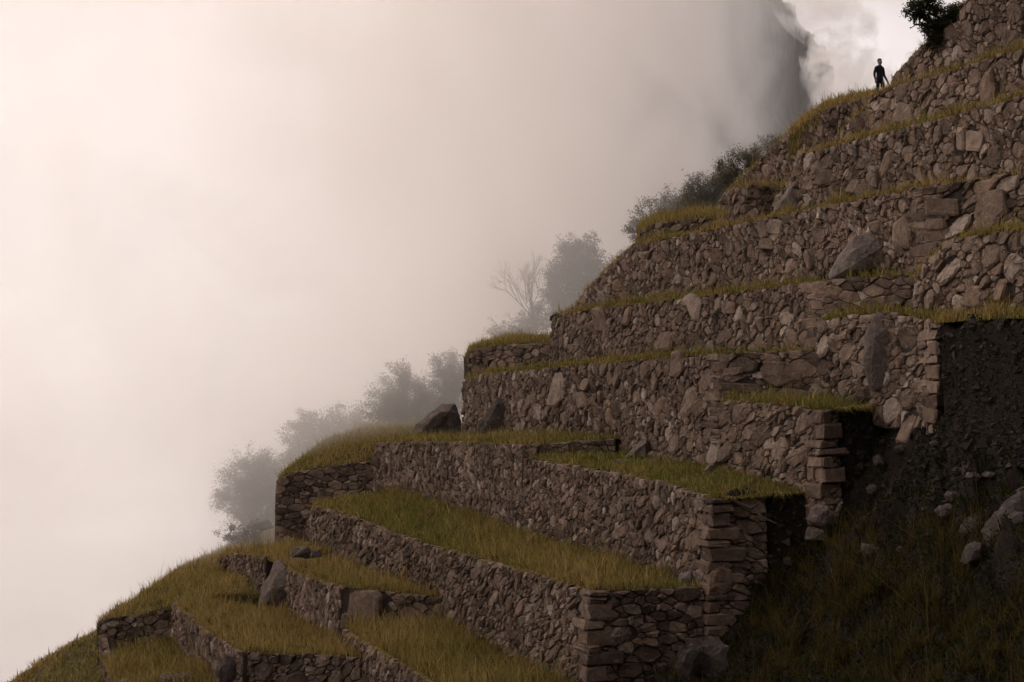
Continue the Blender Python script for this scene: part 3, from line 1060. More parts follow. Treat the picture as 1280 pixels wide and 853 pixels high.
# the wider mountain side: under the terraces, down to the valley, and the flank the photographer stands on
HC = [-900, -60, 0, 11, 15, 20, 24, 29, 33.5, 36.5, 38.9, 40.6, 42.2, 43.8, 60, 300]
HZ = [-700, -75, -26, -18.5, -16.5, -13.8, -12.6, -10, -6.5, -2.2, 1.0, 4.4, 7.4, 9.8, 20, 160]


def hill_z(x, y):
    c = x + 0.405 * y                       # distance up the terraced slope
    z1 = float(np.interp(c, HC, HZ)) - 0.4
    if y > 84: z1 -= (y - 84) ** 1.2 * 0.75
    t = max(0.0, min(1.0, (y - 6) / 34.0))
    z2 = -1.75 - 0.62 * max(y, 0) + 0.55 * x - 0.55 * min(y, 0)   # flank below the camera; unseen rise behind it shaped to block light
    s = t * t * (3 - 2 * t)
    return z2 * (1 - s) + z1 * s


xs = np.concatenate([np.linspace(-900, -90, 16), np.linspace(-80, 60, 48), np.linspace(70, 220, 12)])
ys = np.concatenate([np.linspace(-240, -20, 14), np.linspace(-15, 130, 54), np.linspace(145, 420, 16)])
Vh = []
for y in ys:
    for x in xs:
        z = hill_z(x, y)
        if y < 0: z = min(z, 60)
        z = max(z, -330 + 0.02 * x)
        z += 0.35 * fbm((x * 0.11, y * 0.11, 0)) if abs(x) < 120 else 6 * fbm((x * 0.02, y * 0.02, 3))
        if y < 6 and abs(x) < 3 and y > -3: z = min(z, -1.7)
        Vh.append((x, y, min(z, 75)))
nx = len(xs)
Th = []
for i in range(len(ys) - 1):
    for j in range(nx - 1):
        a = i * nx + j
        Th += [(a, a + 1, a + nx + 1), (a, a + nx + 1, a + nx)]
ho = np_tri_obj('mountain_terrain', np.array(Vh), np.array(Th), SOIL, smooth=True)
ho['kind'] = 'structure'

# ------------------------------------------------------------------ grass
terrace_grass('dry grass on the topmost terrace', sh_S, 0.25, 60, 120, 0.6, 41)
terrace_grass('grass tufts on the terrace behind the walking person', sh_S1, 0.3, 60, 160, 0.7, 42)
terrace_grass('thin dry grass along the foot of the topmost wall', sh_T, 0.3, 70, 200, 0.7, 43)
terrace_grass('dry grass along the slanting wall below the person', sh_T2, 0.3, 60, 120, 0.8, 44)
terrace_grass('brown grass fringe on the high wall with large pale stones', sh_U, 0.28, 70, 190, 0.75, 45)
terrace_grass('sparse grass fringe above the slanting boulder', sh_V, 0.3, 60, 200, 0.65, 46)
terrace_grass('ochre grass on the ledge at the right edge', sh_VR, 0.35, 150, 160, 0.8, 47)
terrace_grass('green grass fringe at the foot of the slanting boulder', sh_W, 0.28, 90, 240, 0.32, 48)
terrace_grass('green grass on the ledge beside the dark gully', sh_WR, 0.24, 140, 200, 0.28, 49)
terrace_grass('green grass line above the pale upright stones', sh_F, 0.26, 100, 260, 0.3, 50)
terrace_grass('green grass patch on the square wall end', sh_FR, 0.24, 260, 200, 0.2, 51)
terrace_grass('green grass in front of the dark pointed boulder', sh_D1, 0.22, 240, 160, 0.3, 52)
terrace_grass('short green grass on the wide ledge with scattered stones', sh_D2, 0.18, 320, 100, 0.18, 53)
terrace_grass('green and ochre grass on the long sloping ledge', sh_E, 0.27, 300, 60, 0.36, 54)
terrace_grass('tall ochre grass behind the large sloping rock', sh_K, 0.36, 200, 120, 0.85, 55)
terrace_grass('ochre grass above the ruined strip of wall', sh_K0, 0.32, 170, 120, 0.8, 59)
terrace_grass('tall ochre and green grass at the bottom edge', sh_K2, 0.42, 260, 120, 0.55, 56)
terrace_grass('tall ochre grass on the lowest ledge', sh_L, 0.34, 240, 120, 0.8, 57)
terrace_grass('grass cap of the short wall end beside the grey slab', sh_X, 0.25, 200, 140, 0.6, 58)


for i, ((edge, out, _v, _t), lab) in enumerate(zip(BANKS, ('turf hanging over the bare earth right of the stepped wall', 'turf hanging over the bare earth right of the square wall end',
                                                  'turf hanging over the bare earth beside the walled-in boulder'))):
    rs = np.random.default_rng(400 + i)
    L = np.linalg.norm(edge[1:] - edge[:-1], axis=1).sum()
    p, _ = near_edge(edge, rs, int(L * 260))
    p = p + out[None, :] * rs.normal(-0.05, 0.12, len(p))[:, None]
    p2, _ = near_edge(edge, rs, int(L * 160))
    p2 = p2 - out[None, :] * rs.uniform(0, 0.5, len(p2))[:, None]
    grass_obj(lab, [blades(p, rs, 0.26, mix=0.55, seed=400 + i, hang=out), blades(p2, rs, 0.2, mix=0.4, seed=410 + i)])


def patch_grass(label, pa, h, dens, mix, seed, **kw):
    rs = np.random.default_rng(seed)
    return grass_obj(label, [blades(sample_tris(pa[0], pa[1], dens, rs), rs, h, mix=mix, seed=seed, **kw)])


patch_grass('smooth green grass on the rounded shoulder by the misty bushes', pa_H, 0.2, 170, 0.5, 61, width=0.02)
patch_grass('grass cap of the low dark wall left of the middle wall', pa_G, 0.25, 200, 0.45, 62, width=0.02)
patch_grass('grass cap of the low dark wall below the olive bushes', pa_Z, 0.25, 200, 0.65, 63, width=0.02)
patch_grass('grass on the mound where the person walks', pa_T, 0.22, 200, 0.75, 64, width=0.02)
patch_grass('ochre grass on the ridge shoulder against the mist', pa_C, 0.3, 150, 0.75, 65, width=0.02)
patch_grass('ochre grass in the hollow under the lowest dark wall', pa_M, 0.4, 220, 0.7, 66, width=0.018)
patch_grass('green grass on the narrow ledge at the right edge, above the dark bank', pa_R, 0.24, 420, 0.3, 68, width=0.018)
patch_grass('green grass slope at the bottom left against the mist', pa_N, 0.22, 60, 0.5, 67, width=0.03)
print('WALLS', [(a, b) for _, a, b in WALLS])

# ================================================================== BOULDERS
def rock(label, outline, Y, thick, tint=0.5, seed=1, rough=0.10, name='boulder', group=None, cat='boulder', stretch=0.35):
    """an angular rock: outline of its front as seen, a bulging face and a smaller back"""
    rs = np.random.default_rng(seed)
    pts = [P(x, y, Y + rs.uniform(-0.05, 0.12) * thick) for x, y in outline]
    c = sum(pts, Vector()) / len(pts)
    all_ = list(pts)
    for p in pts:
        q = c + (p - c) * rs.uniform(0.45, 0.75)
        q.y -= thick * rs.uniform(0.25, stretch + 0.2)
        all_.append(q)
        b = c + (p - c) * rs.uniform(0.7, 0.95)
        b.y += thick * rs.uniform(0.7, 1.0)
        all_.append(b)
    bm = bmesh.new()
    for p in all_:
        bm.verts.new(p - c)
    bmesh.ops.convex_hull(bm, input=bm.verts)
    loose = [v for v in bm.verts if not v.link_faces]
    bmesh.ops.delete(bm, geom=loose, context='VERTS')
    bmesh.ops.triangulate(bm, faces=bm.faces)
    size = max((p - c).length for p in pts)
    for it in range(3):
        long_e = [e for e in bm.edges if e.calc_length() > size * 0.20]
        if not long_e: break
        bmesh.ops.subdivide_edges(bm, edges=long_e, cuts=1)
        bmesh.ops.triangulate(bm, faces=bm.faces)
    bmesh.ops.smooth_vert(bm, verts=bm.verts, factor=0.22, use_axis_x=True, use_axis_y=True, use_axis_z=True)
    for v in bm.verts:
        n = v.co.normalized()
        k = fbm((v.co + c) * (1.4 / max(size, 0.3)) * 1.6 + Vector((seed * 3.1, 0, 0)), 1.0, 5)
        v.co += n * k * size * rough
    me = bpy.data.meshes.new(name)
    bm.to_mesh(me)
    bm.free()
    me.materials.append(BOULDER)
    at = me.attributes.new('tint', 'FLOAT', 'FACE')
    at.data.foreach_set('value', np.full(len(me.polygons), tint, dtype=np.float32))
    o = bpy.data.objects.new(name, me)
    o.location = c
    link(o)
    tag(o, label, cat, group)
    return o


rock('slanting grey boulder leaning against the long wall, grass at its foot', [(1036, 350), (1048, 318), (1070, 298), (1088, 288), (1106, 305), (1116, 330), (1116, 352)], YC(1075, cV) - 0.9, 1.2, 0.75, 1)
rock('smooth grey slab leaning beside the short grassy wall end', [(961, 275), (972, 252), (990, 229), (998, 238), (1004, 272)], YC(985, cU) - 0.5, 0.5, 0.85, 2, 0.05)
rock('dark pointed boulder standing in front of the pale upright stones', [(593, 552), (600, 527), (621, 496), (635, 497), (641, 520), (643, 552)], YC(620, cF) - 0.8, 1.2, 0.1, 3, 0.06)
rock('low grey slab at the left end of the long wall, near the misty bushes', [(506, 549), (520, 530), (552, 507), (568, 505), (576, 520), (576, 548), (540, 552)], 92.5, 1.6, 0.5, 4)
rock('large sloping grey rock built into the lowest terraces', [(318, 770), (328, 738), (342, 702), (372, 694), (402, 700), (392, 712), (363, 720), (362, 776)], YC(345, cK) - 0.2, 1.8, 0.45, 5, 0.07)
rock('larger of two cap stones on top of the sloping rock', [(363, 697), (367, 685), (383, 683), (389, 690), (388, 698)], YC(375, cK) + 0.5, 0.7, 0.4, 6, name='loose_stone', cat='stone')
rock('smaller of two cap stones on top of the sloping rock', [(387, 698), (390, 687), (399, 687), (402, 697)], YC(392, cK) + 0.6, 0.5, 0.3, 7, name='loose_stone', cat='stone')
rock('pale ridged rock leaning at the foot of the lower wall', [(537, 800), (547, 781), (564, 762), (575, 771), (571, 802), (556, 808)], YC(555, cE) - 0.5, 0.7, 0.7, 8)
rock('largest rock lying on the green ledge below the long wall', [(781, 573), (794, 557), (808, 549), (813, 562), (808, 573)], 67.4, 0.9, 0.7, 9)
rock('pale rock in the middle of the green ledge', [(802, 587), (811, 575), (820, 576), (823, 587)], 64.5, 0.5, 0.8, 10, name='loose_stone', cat='stone')
rock('flat stone on the green ledge, left of the pale rock', [(762, 582), (770, 574), (786, 575), (792, 583)], 66.0, 0.5, 0.6, 12, name='loose_stone', cat='stone')
rock('small stone lying on the green ledge close to the wall', [(878, 590), (886, 581), (893, 580), (892, 590)], 60.6, 0.35, 0.7, 13, name='loose_stone', cat='stone')
rock('tall rounded boulder bedded in the wall above the dark gully', [(1079, 448), (1084, 412), (1097, 392), (1114, 388), (1122, 412), (1118, 462), (1108, 494), (1090, 488)], YC(1100, cW - 0.7) - 0.05, 0.8, 0.55, 14, 0.06)
rock('large pale boulder at the right edge of the dark gully', [(1216, 692), (1231, 655), (1262, 630), (1310, 612), (1325, 740), (1262, 750), (1240, 714)], 44.4, 2.6, 0.0, 15, 0.18)
rock('small grey rock beside the large boulder in the gully', [(1206, 706), (1212, 681), (1227, 678), (1226, 702)], 43.8, 0.6, 0.0, 16)
rock('pale boulder fallen below the square wall end', [(1010, 652), (1017, 634), (1034, 631), (1048, 655), (1028, 661)], 53.4, 0.8, 0.4, 17)
rock('rock wedged under the pale boulder below the square wall end', [(1008, 676), (1011, 659), (1030, 662), (1034, 677)], 53.2, 0.7, 0.2, 18)
rock('rough lichen-covered rock outcrop at the foot of the lower wall corner', [(832, 870), (846, 826), (872, 802), (902, 808), (918, 836), (922, 885), (838, 890)], 51.8, 1.4, 0.0, 19, 0.32)
rock('pale upright stone where the long stepped wall meets the ledge grass', [(845, 762), (849, 717), (865, 712), (870, 752)], YC(858, cD) - 0.5, 0.7, 0.8, 20)
rock('small grey rock under the lowest stone wall', [(223, 842), (234, 816), (248, 812), (247, 838)], 77.0, 0.8, 0.5, 21)
rock('round dark boulder at the corner of the lowest stone wall', [(271, 858), (271, 830), (282, 820), (296, 825), (299, 858)], 67.2, 0.7, 0.25, 22)
rock('flat boulder breaking through the grass at the very bottom', [(180, 862), (200, 845), (240, 841), (262, 850), (250, 864)], 73.5, 1.0, 0.5, 23)
rock('dark knob of rock on the ridge against the mist', [(258, 722), (260, 704), (270, 700), (276, 712), (274, 724)], YC(266, cK) - 0.5, 0.8, 0.3, 24)
rock('flat ledge of rock on the ridge under the misty bush', [(308, 660), (314, 651), (334, 650), (342, 660), (330, 664)], 104.0, 1.2, 0.3, 25)

# stones scattered through the gully
rsg = np.random.default_rng(99)
gd = np.array(gully_rows, dtype=float)


def gully_Y(px, py):
    """depth of the gully surface at a pixel, from the finished mesh"""
    best, bd = None, 1e9
    q = np.array([(px, py)])
    i = np.argmin((GPX[:, 0] - px) ** 2 + (GPX[:, 1] - py) ** 2)
    return float(Vg[i, 1]), Vector(Vg[i])


_c, _s = math.cos(PITCH), math.sin(PITCH)
_f = Vg[:, 1] * _c + Vg[:, 2] * _s
GPX = np.stack([640 + F * Vg[:, 0] / _f, 426.5 - F * (-Vg[:, 1] * _s + Vg[:, 2] * _c) / _f], 1)
spots = [(1058, 556, 11, 5, 0.30, 'flat brown stone in the earth just right of the square wall end'),
         (1098, 578, 7, 10, 0.45, 'upright pale stone below the turf beside the square wall end'),
         (1128, 562, 10, 6, 0.10, 'dark stone in the middle of the upper gully'),
         (1092, 612, 9, 8, 0.40, 'grey stone lying in the middle of the gully, below the upright pale stone'),
         (1172, 556, 10, 6, 0.15, 'dark stone under the corner of the walled-in boulder terrace'),
         (1218, 598, 12, 7, 0.45, 'pale pointed stone uphill of the large gully boulder'),
         (1238, 594, 8, 5, 0.30, 'small flat stone next to the pale pointed stone'),
         (1256, 582, 9, 8, 0.40, 'tilted grey stone near the right edge of the gully'),
         (1184, 640, 14, 12, 0.35, 'cracked grey stone in the gully, left of the large boulder'),
         (1192, 622, 11, 7, 0.30, 'stone resting on top of the cracked grey stone'),
         (1088, 688, 12, 10, 0.50, 'round pale stone low in the gully'),
         (1128, 688, 9, 6, 0.25, 'small dark stone right of the round pale stone'),
         (986, 702, 8, 6, 0.25, 'small stone beside the stack of corner blocks'),
         (1240, 472, 10, 6, 0.10, 'dark stone high on the bank at the right edge')]
for i, (px, py, r, h, tn, lab) in enumerate(spots):
    Yg, _ = gully_Y(px, py)
    ol = [(px + r * math.cos(a) * rsg.uniform(0.75, 1.15), py + h * math.sin(a) * rsg.uniform(0.75, 1.15)) for a in np.linspace(0, 6.28, 7, endpoint=False) + rsg.uniform(0, 1)]
    rock(lab, ol, Yg + 0.02, 0.45, tn * 0.3, 200 + i, 0.14, 'loose_stone', None, 'stone')

# fine rubble, uncountable
rub_v, rub_f, rub_t = [], [], []
gp = sample_tris(Vg, Tg, 26.0, rsg)
gp = gp[patch_noise(gp, 0.8, 77) + rsg.normal(0, 0.4, len(gp)) > 0.35]
gpx = np.stack([640 + F * gp[:, 0] / gp[:, 1], 490 - F * gp[:, 2] / gp[:, 1]], 1)
gp = gp[(gpx[:, 1] < 720) & (gpx[:, 0] < 1320)]
gp = np.concatenate([gp] + [sample_tris(v_, t_, 26, rsg) for _, _, v_, t_ in BANKS] + [sample_tris(pa_B[0], pa_B[1], 22, rsg)])
for p in gp:
    s = min(0.19, 0.03 + rsg.gamma(1.0, 0.05))
    o = len(rub_v)
    M = Matrix.Rotation(rsg.uniform(0, 6.3), 3, Vector(rsg.normal(0, 1, 3)).normalized())
    for d in ((1, 0, 0), (-1, 0, 0), (0, 1, 0), (0, -1, 0), (0, 0, 1), (0, 0, -1)):
        v = M @ (Vector(d) * s * rsg.uniform(0.5, 1.4))
        rub_v.append((p[0] + v.x, p[1] + v.y, p[2] + v.z))
    for f in ((0, 2, 4), (2, 1, 4), (1, 3, 4), (3, 0, 4), (2, 0, 5), (1, 2, 5), (3, 1, 5), (0, 3, 5)):
        rub_f.append(tuple(i + o for i in f))
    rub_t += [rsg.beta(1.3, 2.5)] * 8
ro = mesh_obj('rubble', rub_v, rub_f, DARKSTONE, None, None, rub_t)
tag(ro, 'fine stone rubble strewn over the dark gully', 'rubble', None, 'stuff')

# ------------------------------------------------------------------ gully grass and low plants
rs = np.random.default_rng(71)
g = sample_tris(Vg, Tg, 60, rs)
gx = np.stack([640 + F * g[:, 0] / g[:, 1], 490 - F * g[:, 2] / g[:, 1]], 1)
inview = (gx[:, 0] > 800) & (gx[:, 0] < 1330) & (gx[:, 1] < 900)
g, gx = g[inview], gx[inview]
low = np.clip((gx[:, 1] - 560) / 190.0, 0.0, 1.0)
keep = rs.random(len(g)) < low * (0.5 + 0.5 * (patch_noise(g, 0.8, 5) > -0.2))
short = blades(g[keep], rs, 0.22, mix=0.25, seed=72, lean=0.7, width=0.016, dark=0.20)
tb = sample_tris(Vg, Tg, 1.7, rs)
tx = np.stack([640 + F * tb[:, 0] / tb[:, 1], 490 - F * tb[:, 2] / tb[:, 1]], 1)
tb = tb[(tx[:, 0] > 930) & (tx[:, 0] < 1330) & (tx[:, 1] > 660) & (tx[:, 1] < 900)]
tuft_pts = np.concatenate([c + np.concatenate([rs.normal(0, 0.09, (46, 2)), np.zeros((46, 1))], 1) for c in tb])
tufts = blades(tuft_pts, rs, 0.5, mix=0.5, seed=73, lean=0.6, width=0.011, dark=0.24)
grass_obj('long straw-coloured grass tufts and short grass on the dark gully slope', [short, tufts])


def leaf_quads(cent, rs, L, W, col, droop=0.0, jit=0.35):
    N = len(cent)
    d = rs.normal(0, 1, (N, 3)); d[:, 2] = d[:, 2] * 0.6 - droop
    d /= np.linalg.norm(d, axis=1)[:, None]
    t = np.cross(d, rs.normal(0, 1, (N, 3)))
    t /= np.linalg.norm(t, axis=1)[:, None] + 1e-6
    l = (L * rs.uniform(0.6, 1.3, N))[:, None]
    w = (W * rs.uniform(0.6, 1.3, N))[:, None]
    V = np.empty((N, 4, 3))
    V[:, 0] = cent - d * l * 0.5
    V[:, 1] = cent + t * w * 0.5 + d * l * 0.05
    V[:, 2] = cent + d * l * 0.5
    V[:, 3] = cent - t * w * 0.5 + d * l * 0.05
    idx = (np.arange(N) * 4)[:, None]
    T = np.concatenate([idx + np.array((0, 1, 2)), idx + np.array((0, 2, 3))], 0)
    c = np.array(col)[None, :] * (1 + jit * rs.normal(0, 1, N))[:, None].clip(0.35, 1.9)
    return V.reshape(-1, 3), T, np.repeat(c[:, None, :], 4, 1).reshape(-1, 3)


gc = sample_tris(Vg, Tg, 160, rs)
cx = np.stack([640 + F * gc[:, 0] / gc[:, 1], 490 - F * gc[:, 2] / gc[:, 1]], 1)
m = (cx[:, 0] > 850) & (cx[:, 0] < 1330) & (cx[:, 1] < 900) & (patch_noise(gc, 0.55, 31) + (cx[:, 1] - 610) / 200 > 0.0)
gc = np.concatenate([gc[m]] + [sample_tris(v_, t_, 60, rs) for _, _, v_, t_ in BANKS] + [sample_tris(pa_B[0], pa_B[1], 110, rs)]) + np.array((0, 0, 0.05))
V, T, C = leaf_quads(gc + rs.normal(0, 0.05, gc.shape), rs, 0.11, 0.06, (0.020, 0.023, 0.008))
o = np_tri_obj('ground_cover', V, T, LEAF, color=C)
tag(o, 'low dark green leafy plants covering the gully slope', 'undergrowth', None, 'stuff')


# ================================================================== TREES AND BUSHES
def tube(path, radii, n=5):
    V, Fc = [], []
    for i, (p, r) in enumerate(zip(path, radii)):
        d = (path[min(i + 1, len(path) - 1)] - path[max(i - 1, 0)]).normalized()
        a = d.cross(Vector((0.3, 1, 0.2))).normalized()
        b = d.cross(a)
        for k in range(n):
            t = 2 * math.pi * k / n
            V.append(p + (a * math.cos(t) + b * math.sin(t)) * r)
    for i in range(len(path) - 1):
        for k in range(n):
            k2 = (k + 1) % n
            Fc.append((i * n + k, i * n + k2, (i + 1) * n + k2, (i + 1) * n + k))
    return V, Fc


def bent(p, q, rs, k=4, amp=0.12):
    L = (q - p).length
    pts = []
    for i in range(k + 1):
        t = i / k
        r = p.lerp(q, t)
        if 0 < i < k:
            r = r + Vector(rs.normal(0, amp * L * 0.5, 3))
        pts.append(r)
    return pts


def shrub(label, base, blobs, Y, seed, leaves=900, col=(0.068, 0.056, 0.030), L=0.17, W=0.07, name='bush', cat='bush', thick=0.9, droop=0.0, r0=0.09,
          twigs=16, sig=0.16, group='bushes along the misty ridge'):
    """bush or small tree: stems to each clump, twigs, leaves spread in uneven clumps"""
    rs = np.random.default_rng(seed)
    root_p = P(base[0], base[1], Y)
    root = empty(name, root_p)
    tag(root, label, cat, group)
    TV, TF = [], []

    def add(path, radii):
        v, f = tube(path, radii)
        o = len(TV)
        TV.extend([x - root_p for x in v])
        TF.extend([tuple(i + o for i in ff) for ff in f])
    cents = []
    for (bx, by, rx, ry) in blobs:
        c = P(bx, by, Y + rs.uniform(-0.6, 0.6))
        Rx, Rz = 1.18 * rx * Y / F, 1.18 * ry * Y / F
        Ry = (Rx + Rz) / 2 * thick
        foot = root_p + Vector((rs.uniform(-0.15, 0.15), rs.uniform(-0.15, 0.15), -0.3))
        stem = bent(foot, c - Vector((0, 0, Rz * 0.3)), rs, 5, 0.09)
        add(stem, [r0 * (1 - 0.13 * i) for i in range(6)])
        n_t = max(6, int(twigs * (Rx * Rz) ** 0.5 * 1.3))
        for k in range(n_t):
            v = Vector(rs.normal(0, 1, 3)).normalized() * (rs.random() ** 0.4)
            if rs.random() < 0.22: v = v * rs.uniform(1.05, 1.4)
            q = c + Vector((v.x * Rx, v.y * Ry, v.z * Rz))
            s0 = stem[rs.integers(2, 6)]
            tw = bent(s0, q, rs, 3, 0.16)
            add(tw, [r0 * 0.42, r0 * 0.30, r0 * 0.20, r0 * 0.09])
            m_ = int(leaves * Rx * Rz * 3.14 / n_t * min(2.6, rs.gamma(1.5, 0.68)))
            t_ = rs.random(m_) ** 0.5
            along = np.array([list(tw[2])])[0] * (1 - t_)[:, None] + np.array(list(tw[3])) * t_[:, None]
            sg = sig * (0.5 + 0.65 * min(Rx, Rz))
            cents.append(along + rs.normal(0, sg, (m_, 3)) * np.array((1, 1, 0.75)))
    mesh_obj('trunk', TV, TF, BARK, root)
    cc = np.concatenate(cents) - np.array(list(root_p))
    V, T, C = leaf_quads(cc, rs, L, W, col, droop)
    np_tri_obj('crown', V, T, LEAF, root, C)
    return root


OL = (0.10, 0.082, 0.036)
shrub('large round bush fading into the mist at the lower ridge', (322, 672), [(306, 602, 34, 32), (334, 592, 26, 28), (296, 628, 26, 20), (345, 620, 22, 34), (320, 575, 22, 15), (322, 640, 30, 24), (350, 645, 22, 26)], 112, 301, 380)
shrub('faint bush swallowed by the mist behind the large round bush', (372, 640), [(366, 590, 22, 24), (385, 575, 22, 26), (362, 615, 22, 22)], 117, 312, 340)
shrub('sparse leafy spray below the large misty bush', (318, 684), [(286, 666, 18, 11), (304, 668, 16, 12), (320, 664, 12, 12)], 104, 302, 220, sig=0.12)
shrub('pale bush in the thickest mist, between the large bush and the grassy shoulder', (420, 590), [(392, 535, 28, 24), (425, 522, 28, 22), (452, 532, 24, 30), (376, 530, 15, 16), (405, 560, 36, 22), (440, 560, 30, 22), (460, 545, 20, 24), (372, 560, 22, 26)], 117, 303, 380)
shrub('dark rounded bush above the grassy shoulder', (505, 545), [(492, 492, 30, 28), (520, 502, 28, 28), (478, 508, 18, 24), (505, 466, 16, 16), (540, 498, 22, 30), (500, 522, 36, 16), (530, 524, 28, 16)], 108, 304, 460)
shrub('upright bush beside the end of the long wall', (562, 540), [(558, 455, 19, 22), (566, 485, 22, 32), (575, 460, 13, 22), (562, 515, 24, 22)], 107, 305, 440)
shrub('rounded misty tree behind the left end of the middle walls', (716, 415), [(712, 330, 30, 30), (735, 325, 26, 28), (698, 350, 24, 34), (747, 340, 18, 26), (718, 375, 34, 30), (712, 305, 17, 12), (700, 395, 26, 22), (740, 302, 10, 10)], 108, 306, 430, name='tree', cat='tree')
shrub('low pale bush at the foot of the bare tree', (645, 428), [(625, 412, 20, 13), (652, 405, 22, 15), (676, 398, 16, 24), (640, 420, 26, 10)], 107, 307, 320)
shrub('spreading olive bush on the ledge above the long wall', (840, 300), [(812, 268, 22, 18), (838, 260, 24, 20), (862, 262, 22, 22), (795, 285, 13, 14), (826, 252, 11, 8), (840, 282, 34, 14), (876, 262, 18, 18)], 96, 308, 420, col=OL, L=0.15, W=0.06)
shrub('olive bush halfway up the upper slope', (884, 268), [(872, 236, 20, 20), (892, 236, 18, 22), (908, 214, 16, 15), (890, 254, 22, 14), (902, 230, 20, 20), (864, 252, 18, 16)], 94, 309, 420, col=OL, L=0.15, W=0.055)
shrub('straggling olive bush higher up the slope, under the dark mountain', (934, 232), [(916, 208, 18, 17), (938, 198, 20, 17), (960, 186, 16, 14), (972, 176, 11, 9), (934, 214, 22, 14), (908, 222, 18, 15), (952, 200, 18, 14)], 92, 310, 420, col=OL, L=0.15, W=0.05)
shrub('dark bush hanging over the topmost wall', (1178, 22), [(1160, 8, 20, 14), (1172, 26, 20, 22), (1184, 36, 16, 22), (1165, 42, 12, 18), (1146, 10, 10, 8), (1142, 26, 6, 12), (1192, 14, 16, 14), (1134, 14, 7, 5)], YC(1170, cS) - 0.4, 311, 900, col=(0.035, 0.037, 0.017), L=0.15, W=0.05, droop=0.9, group=None)

# bare tree: forking limbs only
rs = np.random.default_rng(321)
Yb = 107.0
bt = empty('bare_tree', P(672, 428, Yb))
tag(bt, 'leafless tree with thin forking branches in the mist', 'tree')
TV, TF = [], []
bo = P(672, 428, Yb)


def limb(p, d, L, r, depth):
    q = p + d * L
    path = bent(p, q, rs, 3, 0.07)
    v, f = tube(path, [r, r * 0.85, r * 0.72, r * 0.6], 5)
    o = len(TV)
    TV.extend([x - bo for x in v]); TF.extend([tuple(i + o for i in ff) for ff in f])
    if depth == 0: return
    for k in range(3 if depth > 2 else 2 + (rs.random() < 0.5)):
        nd_ = (d + Vector(rs.normal(0, 0.38, 3)) + Vector((0, 0, 0.10))).normalized()
        limb(path[-1] if k < 2 else path[-2], nd_, L * rs.uniform(0.62, 0.85), r * 0.6, depth - 1)


limb(bo - Vector((0, 0, 0.3)), Vector((-0.22, 0, 1)).normalized(), 2.0, 0.085, 5)
limb(bo - Vector((-0.25, 0, 0.3)), Vector((-0.35, 0.1, 1)).normalized(), 1.9, 0.07, 5)
mesh_obj('trunk', TV, TF, BARK, bt)

# grey broken branch sticking out of the stepped wall's corner
brp = P(935, 632, 54.0)
path = [P(912, 622, 54.4), P(925, 630, 54.2), P(940, 636, 54.0), P(955, 648, 53.7), P(972, 655, 53.4)]
v, f = tube(path, [0.07, 0.06, 0.06, 0.04, 0.02], 6)
v2, f2 = tube([P(938, 636, 54.0), P(948, 630, 53.7), P(952, 627, 53.6)], [0.04, 0.03, 0.015], 6)
bb = mesh_obj('broken_branch', [x - brp for x in v] + [x - brp for x in v2], f + [tuple(i + len(v) for i in ff) for ff in f2], BARK, None, brp)
tag(bb, 'grey broken branch sticking out above the stack of corner blocks', 'branch')

# red-leaved rosette at the foot of the stepped wall
RED, nt, bs, _o = new_mat('red_leaf')
bs.inputs['Base Color'].default_value = (0.28, 0.035, 0.022, 1)
bs.inputs['Roughness'].default_value = 0.6
rp = P(757, 700, YC(757, cD) - 0.35)
rr = empty('red_plant', rp)
tag(rr, 'small red-leaved plant growing at the foot of the stepped wall', 'plant')
lv = [(-0.025, 0, 0), (0.025, 0, 0), (0.035, 0.16, 0.05), (-0.035, 0.16, 0.05), (0, 0.36, 0.03), (0, 0.16, 0.035)]
lme = bpy.data.meshes.new('leaf')
lme.from_pydata(lv, [], [(0, 1, 2, 5), (0, 5, 3), (5, 2, 4), (3, 5, 4)])
lme.materials.append(RED)
for i in range(12):
    lo = bpy.data.objects.new('leaf', lme)
    lo.rotation_euler = (rs.uniform(0.3, 1.3), 0, i * 0.55 + rs.uniform(-0.2, 0.2))
    k = rs.uniform(0.7, 1.3)
    lo.scale = (k, k, k)
    link(lo, rr)


# ================================================================== THE WALKING PERSON
def simple_mat(name, col, rough=0.8):
    m, nt, bs, _ = new_mat(name)
    geo = nd(nt, 'ShaderNodeNewGeometry')
    n1 = noise_tex(nt, geo.outputs['Position'], 25, 4)
    r1 = ramp(nt, [(0.3, tuple(c * 0.8 for c in col)), (0.7, tuple(c * 1.2 for c in col))], n1.outputs['Fac'])
    nt.links.new(r1.outputs['Color'], bs.inputs['Base Color'])
    bs.inputs['Roughness'].default_value = rough
    return m


JACKET = simple_mat('navy_jacket', (0.012, 0.015, 0.028))
TROUSER = simple_mat('dark_trousers', (0.012, 0.012, 0.016))
SKIN = simple_mat('skin', (0.28, 0.16, 0.11), 0.55)
HAIR = simple_mat('dark_hair', (0.012, 0.009, 0.008), 0.5)
SHOE = simple_mat('shoes', (0.03, 0.025, 0.02), 0.6)


